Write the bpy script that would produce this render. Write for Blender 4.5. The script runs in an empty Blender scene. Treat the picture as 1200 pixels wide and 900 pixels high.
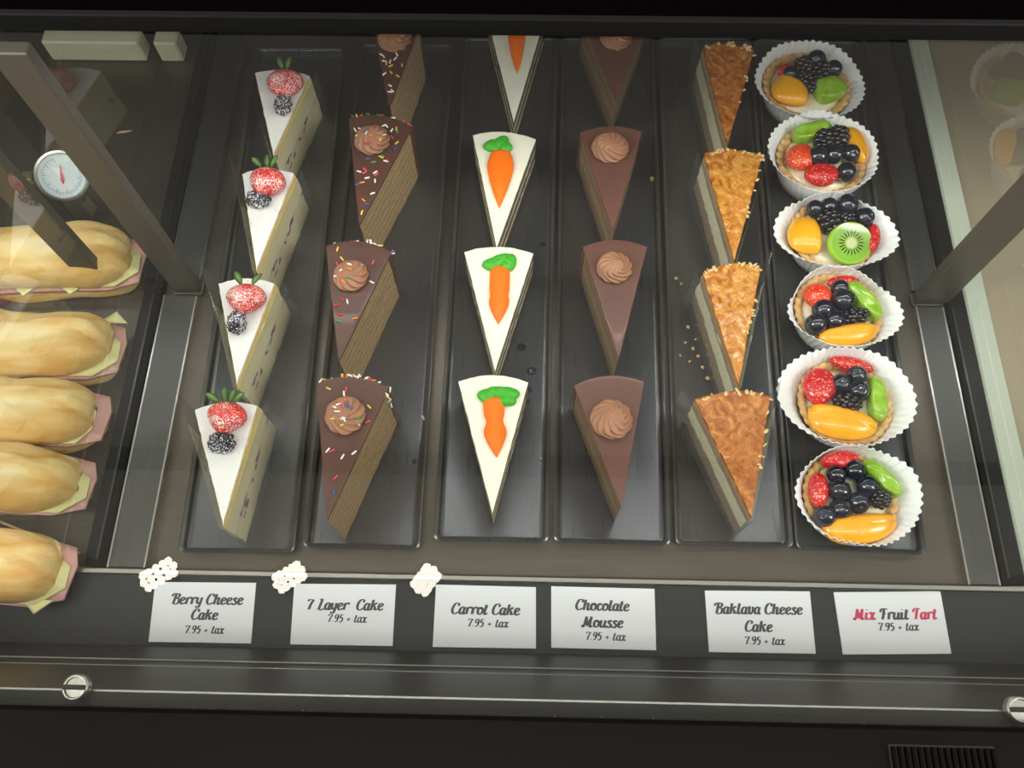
import bpy, math, random
from mathutils import Vector, Matrix, noise
R = math.radians
sc = bpy.context.scene
col = sc.collection
PI = math.pi

# ------------------------------------------------------------------ camera
CAM_H, FPX = 0.72, 960.0
RT = Vector((0.99975303, 0.02118212, -0.00672271))
UP = Vector((-0.01694746, 0.92237152, 0.38593207))
FW = Vector((-0.01437569, 0.38572283, -0.92250271))
cd = bpy.data.cameras.new('camera'); cam = bpy.data.objects.new('camera', cd); col.objects.link(cam)
cd.sensor_width = 36.0; cd.lens = FPX / 1200 * 36.0; cd.clip_start = 0.01
m = Matrix.Identity(4)
for i in range(3):
    m[i][0], m[i][1], m[i][2] = RT[i], UP[i], -FW[i]
m[0][3], m[1][3], m[2][3] = 0, 0, CAM_H
cam.matrix_world = m
sc.camera = cam

# ------------------------------------------------------------------ world, light, exposure
w = bpy.data.worlds.new('World'); sc.world = w; w.use_nodes = True
w.node_tree.nodes['Background'].inputs[0].default_value = (0.385, 0.368, 0.338, 1)
w.node_tree.nodes['Background'].inputs[1].default_value = 3.0
vs = sc.view_settings
vs.view_transform = 'Standard'; vs.look = 'None'; vs.exposure = -0.12; vs.gamma = 1.0; vs.use_curve_mapping = False
sc.cycles.use_denoising = True
sc.cycles.transparent_max_bounces = 24
sc.cycles.sample_clamp_indirect = 4.0
def area(name, loc, rot, sx, sy, power, colr):
    l = bpy.data.lights.new(name, 'AREA'); l.shape = 'RECTANGLE'; l.size = sx; l.size_y = sy
    l.energy = power; l.color = colr
    o = bpy.data.objects.new(name, l); o.location = loc; o.rotation_euler = rot; col.objects.link(o); return o
LED_Y = 0.445
area('led_light', (0.0, LED_Y, 0.3105), (R(-8), 0, 0), 1.45, 0.014, 1.45, (0.97, 0.98, 1.0))

area('added_fill', (0.05, -0.42, 2.5), (R(10), 0, 0), 2.2, 0.22, 24, (1.0, 0.98, 0.95))  # added overhead fill, no known lamp: brightens the cards and front rows
area('added_fill_west', (-2.1, -0.60, 1.9), (R(18), R(-48), 0), 1.0, 0.5, 46, (1.0, 0.98, 0.95))  # added side fill, unseen: brightens cut faces turned to the left
area('added_fill_east', (2.1, -0.60, 1.9), (R(18), R(48), 0), 1.0, 0.5, 46, (1.0, 0.98, 0.95))  # matching added fill for the faces turned to the right

# ------------------------------------------------------------------ helpers
def at(px, py, z=0.0):
    """the point at height z seen in a given place of the 1200x900 photograph"""
    d = RT * ((px - 600) / FPX) - UP * ((py - 450) / FPX) + FW
    t = (z - CAM_H) / d.z
    return Vector((t * d.x, t * d.y, z))
def tag(o, label=None, cat=None, group=None, kind=None):
    if label: o['label'] = label
    if cat: o['category'] = cat
    if group: o['group'] = group
    if kind: o['kind'] = kind
    return o
def empty(name, loc, rz=0.0):
    o = bpy.data.objects.new(name, None); o.location = loc; o.rotation_euler = (0, 0, rz)
    o.empty_display_size = 0.02; col.objects.link(o); return o

class MB:
    def __init__(s): s.v = []; s.f = []
    def add(s, vs, fs):
        b = len(s.v); s.v += [tuple(v) for v in vs]; s.f += [tuple(b + i for i in f) for f in fs]; return s
    def box(s, x0, x1, y0, y1, z0, z1, b=0.0):
        if b <= 0:
            vs = [(x, y, z) for z in (z0, z1) for y in (y0, y1) for x in (x0, x1)]
            return s.add(vs, [(0, 2, 3, 1), (4, 5, 7, 6), (0, 1, 5, 4), (2, 6, 7, 3), (0, 4, 6, 2), (1, 3, 7, 5)])
        pts = [(x0 + b, y0), (x1 - b, y0), (x1, y0 + b), (x1, y1 - b), (x1 - b, y1), (x0 + b, y1), (x0, y1 - b), (x0, y0 + b)]
        pin = [(min(max(x, x0 + b), x1 - b), min(max(y, y0 + b), y1 - b)) for x, y in pts]
        return s.rings([[(x, y, z0) for x, y in pin], [(x, y, z0 + b) for x, y in pts], [(x, y, z1 - b) for x, y in pts], [(x, y, z1) for x, y in pin]])
    def rings(s, rs, cap0=True, cap1=True, closed=True):
        n = len(rs[0]); vs = [p for r in rs for p in r]; fs = []
        for i in range(len(rs) - 1):
            for j in range(n if closed else n - 1):
                k = (j + 1) % n
                fs.append((i * n + j, i * n + k, (i + 1) * n + k, (i + 1) * n + j))
        if cap0: fs.append(tuple(range(n - 1, -1, -1)))
        if cap1: fs.append(tuple((len(rs) - 1) * n + j for j in range(n)))
        return s.add(vs, fs)
    def tube(s, path, rad, n=8):
        P = [Vector(p) for p in path]; rs = []
        rr = rad if isinstance(rad, (list, tuple)) else [rad] * len(P)
        ref = None
        for i, p in enumerate(P):
            t = (P[min(i + 1, len(P) - 1)] - P[max(i - 1, 0)]).normalized()
            if ref is None:
                ref = t.cross(Vector((0, 0, 1)));  ref = t.cross(Vector((1, 0, 0))) if ref.length < 1e-3 else ref
            u = (ref - t * ref.dot(t)).normalized(); ref = u; v = t.cross(u)
            rs.append([tuple(p + (u * math.cos(2 * PI * k / n) + v * math.sin(2 * PI * k / n)) * rr[i]) for k in range(n)])
        return s.rings(rs)
    def ellip(s, c, r, nu=18, nv=10, M=None, fn=None):
        c = Vector(c); rs = []
        def P(u, t):
            q = Vector((math.cos(u) * math.sin(t), math.sin(u) * math.sin(t), math.cos(t)))
            if fn: q = fn(q, u, t)
            q = Vector((q.x * r[0], q.y * r[1], q.z * r[2]))
            return tuple(c + (M @ q if M else q))
        for i in range(1, nv):
            rs.append([P(2 * PI * j / nu, PI * i / nv) for j in range(nu)])
        rs = rs[::-1]
        b = len(s.v); s.rings(rs, False, False)
        n = len(s.v); s.v += [P(0, PI), P(0, 0)]
        L = len(rs) - 1
        for j in range(nu):
            k = (j + 1) % nu
            s.f.append((b + k, b + j, n)); s.f.append((b + L * nu + j, b + L * nu + k, n + 1))
        return s
    def lathe(s, prof, n=40, c=(0, 0, 0), mod=None, cap=True):
        rs = []
        for i, (r, z) in enumerate(prof):
            ring = []
            for j in range(n):
                a = 2 * PI * j / n; k = mod(a, i, r, z) if mod else (r, z)
                ring.append((c[0] + k[0] * math.cos(a), c[1] + k[0] * math.sin(a), c[2] + k[1]))
            rs.append(ring)
        return s.rings(rs, cap, cap)
    def build(s, name, mat, parent=None, smooth=True, loc=None, auto=None):
        me = bpy.data.meshes.new(name); me.from_pydata(s.v, [], s.f); me.update()
        if mat is not None:
            for q in (mat if isinstance(mat, (list, tuple)) else [mat]): me.materials.append(q)
        if smooth:
            me.polygons.foreach_set('use_smooth', [True] * len(me.polygons))
            if auto is not None:
                me.set_sharp_from_angle(angle=R(auto))
        o = bpy.data.objects.new(name, me); col.objects.link(o)
        if parent is not None: o.parent = parent
        if loc is not None: o.location = loc
        return o

# ------------------------------------------------------------------ materials
def newmat(name):
    mt = bpy.data.materials.new(name); mt.use_nodes = True
    nt = mt.node_tree; b = nt.nodes['Principled BSDF']; return mt, nt, b
def srgb(r, g, b):
    f = lambda c: c / 255 / 12.92 if c / 255 <= 0.04045 else ((c / 255 + 0.055) / 1.055) ** 2.4
    return (f(r), f(g), f(b), 1)
def bump(nt, b, scale, strength, dist=0.001, kind='noise', vec=None, detail=4):
    if kind == 'noise':
        t = nt.nodes.new('ShaderNodeTexNoise'); t.inputs['Detail'].default_value = detail; out = t.outputs[0]
    else:
        t = nt.nodes.new('ShaderNodeTexVoronoi'); out = t.outputs['Distance']
    t.inputs['Scale'].default_value = scale
    if vec is None:
        tc = nt.nodes.new('ShaderNodeTexCoord'); vec = tc.outputs['Object']
    nt.links.new(vec, t.inputs['Vector'])
    bn = nt.nodes.new('ShaderNodeBump'); bn.inputs['Strength'].default_value = strength; bn.inputs['Distance'].default_value = dist
    nt.links.new(out, bn.inputs['Height']); nt.links.new(bn.outputs[0], b.inputs['Normal'])
    return t
def solid(name, c, rough=0.5, metal=0.0, coat=0.0, bs=None, bst=0.3, bd=0.001, sss=0.0, spec=None, bkind='noise'):
    mt, nt, b = newmat(name)
    b.inputs['Base Color'].default_value = c; b.inputs['Roughness'].default_value = rough; b.inputs['Metallic'].default_value = metal
    b.inputs['Coat Weight'].default_value = coat; b.inputs['Coat Roughness'].default_value = 0.08
    if spec is not None: b.inputs['Specular IOR Level'].default_value = spec
    if sss: b.inputs['Subsurface Weight'].default_value = sss; b.inputs['Subsurface Radius'].default_value = (0.004, 0.002, 0.001); b.inputs['Subsurface Scale'].default_value = 1.0
    if bs: bump(nt, b, bs, bst, bd, bkind)
    return mt
def mottled(name, stops, scale, rough=0.6, detail=6, bs=None, bst=0.4, bd=0.001, coat=0.0, stretch=(1, 1, 1), distort=0.0, spec=None, metal=0.0):
    """colour ramp over noise: stops = [(pos, colour)]"""
    mt, nt, b = newmat(name)
    tc = nt.nodes.new('ShaderNodeTexCoord'); mp = nt.nodes.new('ShaderNodeMapping'); mp.inputs['Scale'].default_value = stretch
    nt.links.new(tc.outputs['Object'], mp.inputs[0])
    t = nt.nodes.new('ShaderNodeTexNoise'); t.inputs['Scale'].default_value = scale; t.inputs['Detail'].default_value = detail
    t.inputs['Distortion'].default_value = distort
    nt.links.new(mp.outputs[0], t.inputs['Vector'])
    cr = ramp(nt, stops); nt.links.new(t.outputs[0], cr.inputs[0]); nt.links.new(cr.outputs[0], b.inputs['Base Color'])
    b.inputs['Roughness'].default_value = rough; b.inputs['Coat Weight'].default_value = coat; b.inputs['Metallic'].default_value = metal
    if spec is not None: b.inputs['Specular IOR Level'].default_value = spec
    if bs: bump(nt, b, bs, bst, bd, vec=mp.outputs[0])
    return mt
def ramp(nt, stops, interp='LINEAR'):
    cr = nt.nodes.new('ShaderNodeValToRGB'); e = cr.color_ramp.elements; cr.color_ramp.interpolation = interp
    while len(e) < len(stops): e.new(0.5)
    for k, (p, c) in enumerate(stops): e[k].position = p; e[k].color = c
    return cr
def layered(name, h, stops, amp=0.0015, nscale=60, rough=0.8, bs=260, bst=0.6, spots=None, fleck=0.25):
    """horizontal layers by height in the object's own frame"""
    mt, nt, b = newmat(name)
    N = nt.nodes.new; L = nt.links.new
    tc = N('ShaderNodeTexCoord'); sx = N('ShaderNodeSeparateXYZ'); L(tc.outputs['Object'], sx.inputs[0])
    n1 = N('ShaderNodeTexNoise'); n1.inputs['Scale'].default_value = nscale; n1.inputs['Detail'].default_value = 5; L(tc.outputs['Object'], n1.inputs['Vector'])
    ma = N('ShaderNodeMath'); ma.operation = 'MULTIPLY_ADD'; L(n1.outputs[0], ma.inputs[0]); ma.inputs[1].default_value = 2 * amp; ma.inputs[2].default_value = -amp
    ad = N('ShaderNodeMath'); ad.operation = 'ADD'; L(sx.outputs['Z'], ad.inputs[0]); L(ma.outputs[0], ad.inputs[1])
    dv = N('ShaderNodeMath'); dv.operation = 'DIVIDE'; L(ad.outputs[0], dv.inputs[0]); dv.inputs[1].default_value = h
    cr = ramp(nt, stops); L(dv.outputs[0], cr.inputs[0])
    n2 = N('ShaderNodeTexNoise'); n2.inputs['Scale'].default_value = 420; n2.inputs['Detail'].default_value = 3; L(tc.outputs['Object'], n2.inputs['Vector'])
    mr = N('ShaderNodeMapRange'); mr.inputs[1].default_value = 0.3; mr.inputs[2].default_value = 0.7; mr.inputs[3].default_value = 1 - fleck; mr.inputs[4].default_value = 1 + fleck
    L(n2.outputs[0], mr.inputs[0])
    mx = N('ShaderNodeVectorMath'); mx.operation = 'SCALE'; L(cr.outputs[0], mx.inputs[0]); L(mr.outputs[0], mx.inputs['Scale'])
    src = mx.outputs[0]
    if spots:
        zc, zw, c, sscale, thr = spots
        mpp = N('ShaderNodeMapping'); mpp.inputs['Scale'].default_value = (1, 1, 1.4); L(tc.outputs['Object'], mpp.inputs[0])
        n3 = N('ShaderNodeTexNoise'); n3.inputs['Scale'].default_value = sscale; n3.inputs['Detail'].default_value = 2; L(mpp.outputs[0], n3.inputs['Vector'])
        g = N('ShaderNodeMapRange'); L(n3.outputs[0], g.inputs[0]); g.inputs[1].default_value = thr; g.inputs[2].default_value = thr + 0.05
        sb = N('ShaderNodeMath'); sb.operation = 'SUBTRACT'; L(sx.outputs['Z'], sb.inputs[0]); sb.inputs[1].default_value = zc
        ab = N('ShaderNodeMath'); ab.operation = 'ABSOLUTE'; L(sb.outputs[0], ab.inputs[0])
        g2 = N('ShaderNodeMapRange'); L(ab.outputs[0], g2.inputs[0]); g2.inputs[1].default_value = zw; g2.inputs[2].default_value = zw * 0.6
        ml = N('ShaderNodeMath'); ml.operation = 'MULTIPLY'; L(g.outputs[0], ml.inputs[0]); L(g2.outputs[0], ml.inputs[1])
        mi = N('ShaderNodeMix'); mi.data_type = 'RGBA'; L(ml.outputs[0], mi.inputs['Factor']); L(src, mi.inputs['A']); mi.inputs['B'].default_value = c
        src = mi.outputs['Result']
    L(src, b.inputs['Base Color']); b.inputs['Roughness'].default_value = rough
    bump(nt, b, bs, bst, 0.0012, vec=tc.outputs['Object'])
    return mt
def dusted(name, c, c2, dust, thr, scale=900, rough=0.35, bs=None, bst=0.5, bkind='noise', coat=0.0, base_scale=80):
    """a fruit or crumb surface with specks of icing sugar"""
    mt, nt, b = newmat(name); N = nt.nodes.new; L = nt.links.new
    tc = N('ShaderNodeTexCoord')
    n0 = N('ShaderNodeTexNoise'); n0.inputs['Scale'].default_value = base_scale; L(tc.outputs['Object'], n0.inputs['Vector'])
    cr = ramp(nt, [(0.35, c), (0.65, c2)]); L(n0.outputs[0], cr.inputs[0])
    n1 = N('ShaderNodeTexNoise'); n1.inputs['Scale'].default_value = scale; n1.inputs['Detail'].default_value = 2; L(tc.outputs['Object'], n1.inputs['Vector'])
    n2 = N('ShaderNodeTexNoise'); n2.inputs['Scale'].default_value = 70; L(tc.outputs['Object'], n2.inputs['Vector'])
    av = N('ShaderNodeMath'); av.operation = 'MULTIPLY_ADD'; L(n2.outputs[0], av.inputs[0]); av.inputs[1].default_value = 0.5; L(n1.outputs[0], av.inputs[2])
    g = N('ShaderNodeMapRange'); L(av.outputs[0], g.inputs[0]); g.inputs[1].default_value = thr; g.inputs[2].default_value = thr + 0.06
    mi = N('ShaderNodeMix'); mi.data_type = 'RGBA'; L(g.outputs[0], mi.inputs['Factor']); L(cr.outputs[0], mi.inputs['A']); mi.inputs['B'].default_value = dust
    L(mi.outputs['Result'], b.inputs['Base Color'])
    mr = N('ShaderNodeMapRange'); L(g.outputs[0], mr.inputs[0]); mr.inputs[3].default_value = rough; mr.inputs[4].default_value = 0.9
    L(mr.outputs[0], b.inputs['Roughness']); b.inputs['Coat Weight'].default_value = coat
    if bs: bump(nt, b, bs, bst, 0.001, bkind, vec=tc.outputs['Object'])
    return mt
def thin_glass(name, ior, tint=(1, 1, 1, 1), rough=0.0, haze=0.0, haze_c=(0.8, 0.8, 0.8, 1)):
    mt = bpy.data.materials.new(name); mt.use_nodes = True; nt = mt.node_tree; nt.nodes.clear(); N = nt.nodes.new; L = nt.links.new
    out = N('ShaderNodeOutputMaterial'); tr = N('ShaderNodeBsdfTransparent'); tr.inputs[0].default_value = tint
    gl = N('ShaderNodeBsdfGlossy'); gl.inputs['Roughness'].default_value = rough
    fr = N('ShaderNodeFresnel'); fr.inputs[0].default_value = ior; ge = N('ShaderNodeNewGeometry')
    inv = N('ShaderNodeMath'); inv.operation = 'SUBTRACT'; inv.inputs[0].default_value = 1.0; L(ge.outputs['Backfacing'], inv.inputs[1])
    mu = N('ShaderNodeMath'); mu.operation = 'MULTIPLY'; L(fr.outputs[0], mu.inputs[0]); L(inv.outputs[0], mu.inputs[1])
    base = tr.outputs[0]
    if haze:
        df = N('ShaderNodeBsdfDiffuse'); df.inputs[0].default_value = haze_c; m0 = N('ShaderNodeMixShader'); m0.inputs[0].default_value = haze
        L(tr.outputs[0], m0.inputs[1]); L(df.outputs[0], m0.inputs[2]); base = m0.outputs[0]
    mx = N('ShaderNodeMixShader'); L(mu.outputs[0], mx.inputs[0]); L(base, mx.inputs[1]); L(gl.outputs[0], mx.inputs[2]); L(mx.outputs[0], out.inputs[0])
    return mt
def emit(name, c, s):
    mt = bpy.data.materials.new(name); mt.use_nodes = True; nt = mt.node_tree; nt.nodes.clear()
    o = nt.nodes.new('ShaderNodeOutputMaterial'); e = nt.nodes.new('ShaderNodeEmission'); e.inputs[0].default_value = c; e.inputs[1].default_value = s
    nt.links.new(e.outputs[0], o.inputs[0]); return mt
def brushed(name, c, rough, metal, amt=0.25, stretch=(900, 12, 40)):
    mt, nt, b = newmat(name); N = nt.nodes.new; L = nt.links.new
    tc = N('ShaderNodeTexCoord'); mp = N('ShaderNodeMapping'); mp.inputs['Scale'].default_value = stretch; L(tc.outputs['Object'], mp.inputs[0])
    n1 = N('ShaderNodeTexNoise'); n1.inputs['Scale'].default_value = 1.0; n1.inputs['Detail'].default_value = 3; L(mp.outputs[0], n1.inputs['Vector'])
    mr = N('ShaderNodeMapRange'); L(n1.outputs[0], mr.inputs[0]); mr.inputs[3].default_value = max(0.05, rough - amt / 2); mr.inputs[4].default_value = rough + amt / 2
    L(mr.outputs[0], b.inputs['Roughness'])
    mr2 = N('ShaderNodeMapRange'); L(n1.outputs[0], mr2.inputs[0]); mr2.inputs[3].default_value = 0.85; mr2.inputs[4].default_value = 1.15
    vm = N('ShaderNodeVectorMath'); vm.operation = 'SCALE'; vm.inputs[0].default_value = c[:3]; L(mr2.outputs[0], vm.inputs['Scale']); L(vm.outputs[0], b.inputs['Base Color'])
    b.inputs['Metallic'].default_value = metal
    bn = N('ShaderNodeBump'); bn.inputs['Strength'].default_value = 0.05; bn.inputs['Distance'].default_value = 0.0005; L(n1.outputs[0], bn.inputs['Height']); L(bn.outputs[0], b.inputs['Normal'])
    return mt

M = {}
M['tray'] = brushed('tray_black', (0.14, 0.142, 0.147, 1), 0.31, 0.8, 0.2)
M['deck'] = brushed('deck_steel', (0.135, 0.115, 0.094, 1), 0.40, 0.75, stretch=(14, 500, 40))
M['strip'] = brushed('strip_steel', (0.11, 0.108, 0.105, 1), 0.42, 0.85)
M['edge'] = solid('edge_steel', (0.55, 0.53, 0.50, 1), 0.3, 1.0)
M['dull_edge'] = solid('dull_edge', (0.34, 0.34, 0.32, 1), 0.4, 0.9)
M['front'] = solid('front_panel', (0.021, 0.022, 0.022, 1), 0.5, 0.2, bs=30, bst=0.03)
M['black'] = solid('black_paint', (0.006, 0.006, 0.006, 1), 0.5, bs=200, bst=0.02, spec=0.10)
M['tier'] = solid('tier_black', (0.0015, 0.0012, 0.0012, 1), 0.6, bs=200, bst=0.02, spec=0.0)
M['matte'] = solid('matte_black', (0.012, 0.012, 0.012, 1), 0.8, bs=200, bst=0.05)
M['gloss_black'] = solid('gloss_black', (0.0035, 0.0025, 0.0025, 1), 0.35, bs=40, bst=0.01, spec=0.06)
M['post'] = brushed('post_black', (0.13, 0.115, 0.095, 1), 0.45, 0.5, stretch=(400, 400, 8))
M['glass'] = thin_glass('pane_glass', 1.48, (0.97, 0.985, 0.975, 1))
M['side_glass'] = thin_glass('side_glass', 2.3, (0.94, 0.955, 0.94, 1))
M['film'] = thin_glass('clear_film', 1.6, (0.97, 0.97, 0.97, 1), 0.04, haze=0.035)
M['channel'] = solid('pale_channel', srgb(200, 204, 188), 0.4, bs=80, bst=0.05)
M['beige'] = mottled('beige_steel', [(0.3, srgb(172, 156, 132)), (0.7, srgb(182, 167, 144))], 3, 0.45, metal=0.2)
M['cream'] = solid('cream_panel', srgb(244, 236, 206), 0.5, bs=60, bst=0.03)
M['ceiling'] = mottled('room_ceiling', [(0.3, (0.50, 0.48, 0.44, 1)), (0.7, (0.56, 0.54, 0.5, 1))], 1.5, 0.9)
M['track'] = solid('track_black', (0.01, 0.01, 0.012, 1), 0.6, bs=40, bst=0.02)
M['lamp'] = emit('lamp_glow', (1.0, 0.94, 0.82, 1), 34.0)
M['led'] = emit('led_glow', (1.0, 0.95, 0.86, 1), 6.0)
M['card'] = solid('card_white', srgb(238, 239, 243), 0.6, bs=300, bst=0.03)
M['ink'] = solid('ink_grey', srgb(74, 76, 80), 0.6, bs=300, bst=0.02)
M['red_ink'] = solid('ink_red', srgb(212, 62, 98), 0.6, bs=300, bst=0.02)

# ------------------------------------------------------------------ setting: the case and the room
X0, X1 = -0.80, 0.80
PLX, PRX = -0.366, 0.416          # left and right glass partitions
BAR_Y, BAR_Z = 0.405, 0.325
def struct(name, mb, mat, smooth=False, parent=None):
    o = mb.build(name, mat, parent, smooth); o['kind'] = 'structure'; return o
struct('floor', MB().box(X0, X1, 0.117, 0.80, -0.02, 0.0), M['deck'])
struct('wall_back', MB().box(X0, X1, 0.785, 0.80, 0.0, 0.36), M['matte'])
struct('wall_left', MB().box(X0, X0 + 0.01, 0.0, 0.785, 0.0, 0.28), M['matte'])
struct('wall_right', MB().box(X1 - 0.01, X1, 0.0, 0.785, 0.0, 0.28), M['matte'])
# front inner panel: profile in (Y, Z) run along X
prof = [(0.1145, -0.02), (0.1145, 0.010), (0.056, 0.010), (0.054, 0.018), (0.0405, 0.062), (0.038, 0.070), (0.0345, 0.10), (0.030, 0.13), (0.0125, 0.26), (0.004, 0.262), (0.004, 0.284), (-0.10, 0.276), (-0.10, -0.02)]
pw = MB()
pw.add([(x, y, z) for x in (X0, X1) for y, z in prof], [(i, i + 1, i + 14, i + 13) for i in range(12)] + [(12, 0, 13, 25), tuple(range(12, -1, -1)), tuple(range(13, 26))])
struct('wall_front', pw, M['front'])
struct('trim_1', MB().box(X0, X1, 0.1128, 0.1185, -0.02, 0.0145, 0.0012), M['edge'])                 # bright lip behind the cards
for n, (y, z, t) in enumerate(((0.0415, 0.0615, 0.0005), (0.0345, 0.0985, 0.0007), (0.0130, 0.2600, 0.0005))):
    struct('trim_%d' % (n + 2), MB().box(X0, X1, y - t, y + t, z - t, z + t), M['dull_edge'])
cap = MB().box(X0, X1, -0.105, 0.0045, 0.2725, 0.2905, 0.002)
struct('trim_5', cap, M['gloss_black'])
# sloping top glass between the black front cap and the bar
gy0, gy1 = -0.10, 0.404
sl = math.tan(R(4.4)); gz = lambda y: 0.3245 - (0.404 - y) * sl
g = MB(); t = 0.005
gv = [(x, y, gz(y) + dz) for dz in (0, t) for y in (0.005, gy1) for x in (X0, X1)]
g.add(gv, [(0, 2, 3, 1), (4, 5, 7, 6), (0, 1, 5, 4), (2, 6, 7, 3), (0, 4, 6, 2), (1, 3, 7, 5)])
struct('window_1', g, M['glass'])
# upper tier: black bar and the dark top behind it
struct('trim_6', MB().box(X0, X1, BAR_Y, BAR_Y + 0.005, 0.3245, 0.338, 0.0008), M['black'])
struct('trim_7', MB().box(X0, X1, BAR_Y + 0.005, 0.80, 0.3255, 0.3376), M['tier'])
struct('baseboard_front', MB().box(X0, X1, -0.098, 0.80, -0.90, -0.0205), M['tier'])
# room
M['tiles'] = mottled('floor_tiles', [(0.3, (0.42, 0.40, 0.37, 1)), (0.7, (0.50, 0.48, 0.45, 1))], 2, 0.5)
struct('floor', MB().box(-2.6, 2.6, -2.6, 1.6, -0.92, -0.90), M['tiles'])
struct('ceiling', MB().box(-4, 4, -3.5, 4.5, 2.6, 2.65), M['ceiling'])

led = MB().box(-0.74, 0.74, LED_Y - 0.008, LED_Y + 0.010, 0.312, 0.3258, 0.001)
ls = empty('led_strip', (0, 0, 0)); tag(ls, 'slim light strip fixed under the black upper tier of the case', 'light')
led.build('housing', M['matte'], ls); MB().box(-0.73, 0.73, LED_Y - 0.006, LED_Y + 0.006, 0.3110, 0.3122).build('diffuser', M['led'], ls, False)

# glass partitions, each with its base channel
def partition(px, label, ch_mat, ch):
    r = empty('glass_partition', (px, 0.45, 0)); tag(r, label, 'glass partition', 'glass partitions of the case')
    MB().box(-0.0025, 0.0025, -0.325, 0.325, 0.006, 0.299).build('pane', M['side_glass'], r, False)
    MB().box(ch[0], ch[1], -0.33, 0.328, 0.0, 0.009, 0.001).build('base_channel', ch_mat, r, True, auto=30)
    return r
partition(PLX, 'clear glass partition standing between the baguettes and the berry cakes', M['black'], (-0.012, 0.006))
pr = partition(PRX, 'clear glass partition standing beside the fruit tarts', M['black'], (-0.005, 0.014))
MB().box(0.0145, 0.0365, -0.33, 0.328, 0.0, 0.010, 0.0015).build('edge_strip', M['channel'], pr, True, auto=30)['label'] = 'pale greenish white edge strip'
struct('trim_8', MB().box(0.4525, X1 - 0.011, 0.118, 0.784, 0.0, 0.004), M['beige'])
# steel cover strips on the deck beside the trays
def cover(x0, x1, y0, y1, label):
    r = empty('cover_strip', ((x0 + x1) / 2, (y0 + y1) / 2, 0)); tag(r, label, 'cover strip', 'steel cover strips on the deck')
    a, b = (x1 - x0) / 2, (y1 - y0) / 2
    MB().box(-a, a, -b, b, 0, 0.006, 0.0006).build('plate', M['strip'], r, True, auto=30)
    for s in (-1, 1):
        MB().box(s * a - 0.0008, s * a + 0.0008, -b, b, 0.0, 0.0066).build('edge_bead', M['edge'], r, False)
cover(-0.358, -0.326, 0.120, 0.388, 'dark steel cover strip left of the berry cakes, in front of the post')
cover(-0.358, -0.326, 0.406, 0.76, 'dark steel cover strip left of the berry cakes, behind the post')
cover(0.383, 0.409, 0.120, 0.388, 'dark steel cover strip right of the fruit tarts, in front of the post')
cover(0.383, 0.409, 0.406, 0.76, 'dark steel cover strip right of the fruit tarts, behind the post')
def post(x, y, label, a=0.0165):
    r = empty('support_post', (x, y, 0)); tag(r, label, 'post', 'posts carrying the upper tier')
    MB().box(-a, a, -0.0055, 0.0055, 0.004, 0.3190, 0.001).build('upright', M['post'], r, True, auto=30)
    MB().box(-a - 0.0015, a + 0.0015, -0.0068, 0.0068, 0.0, 0.005, 0.001).build('foot', M['post'], r, True, auto=30)
post(-0.3360, 0.397, 'black upright post between the berry cakes and the baguettes', 0.0130)
post(0.3985, 0.397, 'black upright post beside the fruit tarts')
post(-0.419, 0.397, 'black upright post on the baguette side of the left glass partition', 0.0130)
# pale ledge at the back of the left section
def ledge(x0, x1, label):
    o = MB().box(x0, x1, 0.693, 0.716, 0.0, 0.028, 0.002).build('back_ledge', M['cream'], None, True, auto=30)
    tag(o, label, 'ledge', 'cream ledges at the back')
ledge(-0.546, -0.437, 'long cream ledge at the back of the case above the baguettes')
ledge(-0.420, -0.394, 'short cream ledge at the back of the case beside the glass partition')
# round glass clamps
def clamp(px, py, label):
    p = at(px, py, 0.262)
    r = empty('glass_clamp', (p.x, p.y, 0.2625)); tag(r, label, 'glass clamp', 'round clamps of the top glass')
    MB().lathe([(0.0068, 0), (0.0068, 0.004), (0.006, 0.005), (0.0052, 0.005), (0.0048, 0.004), (0.0003, 0.0042)], 28).build('disc', M['edge'], r, True, auto=35)
    MB().box(-0.006, 0.006, -0.0012, 0.0012, 0.0042, 0.0058, 0.0004).build('lever', M['matte'], r)
clamp(93, 806, 'round steel clamp of the top glass in the front corner by the baguettes')
clamp(1190, 832, 'round steel clamp of the top glass in the front corner by the tarts')
# vent in the black front cap
v0 = at(1040, 872, 0.2905); v1 = at(1163, 872, 0.2905)
vent = empty('vent_grille', ((v0.x + v1.x) / 2, v0.y - 0.02, 0.2905)); tag(vent, 'black slotted vent grille set in the front edge of the case', 'vent')
hw = (v1.x - v0.x) / 2
MB().box(-hw, hw, -0.02, 0.02, 0.0, 0.0006).build('backing', M['matte'], vent, False)
for k in range(16):
    x = -hw + (k + 0.5) * 2 * hw / 16
    MB().box(x - 0.0008, x + 0.0008, -0.019, 0.019, 0.0006, 0.003, 0.0003).build('slat', M['gloss_black'], vent)

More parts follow.
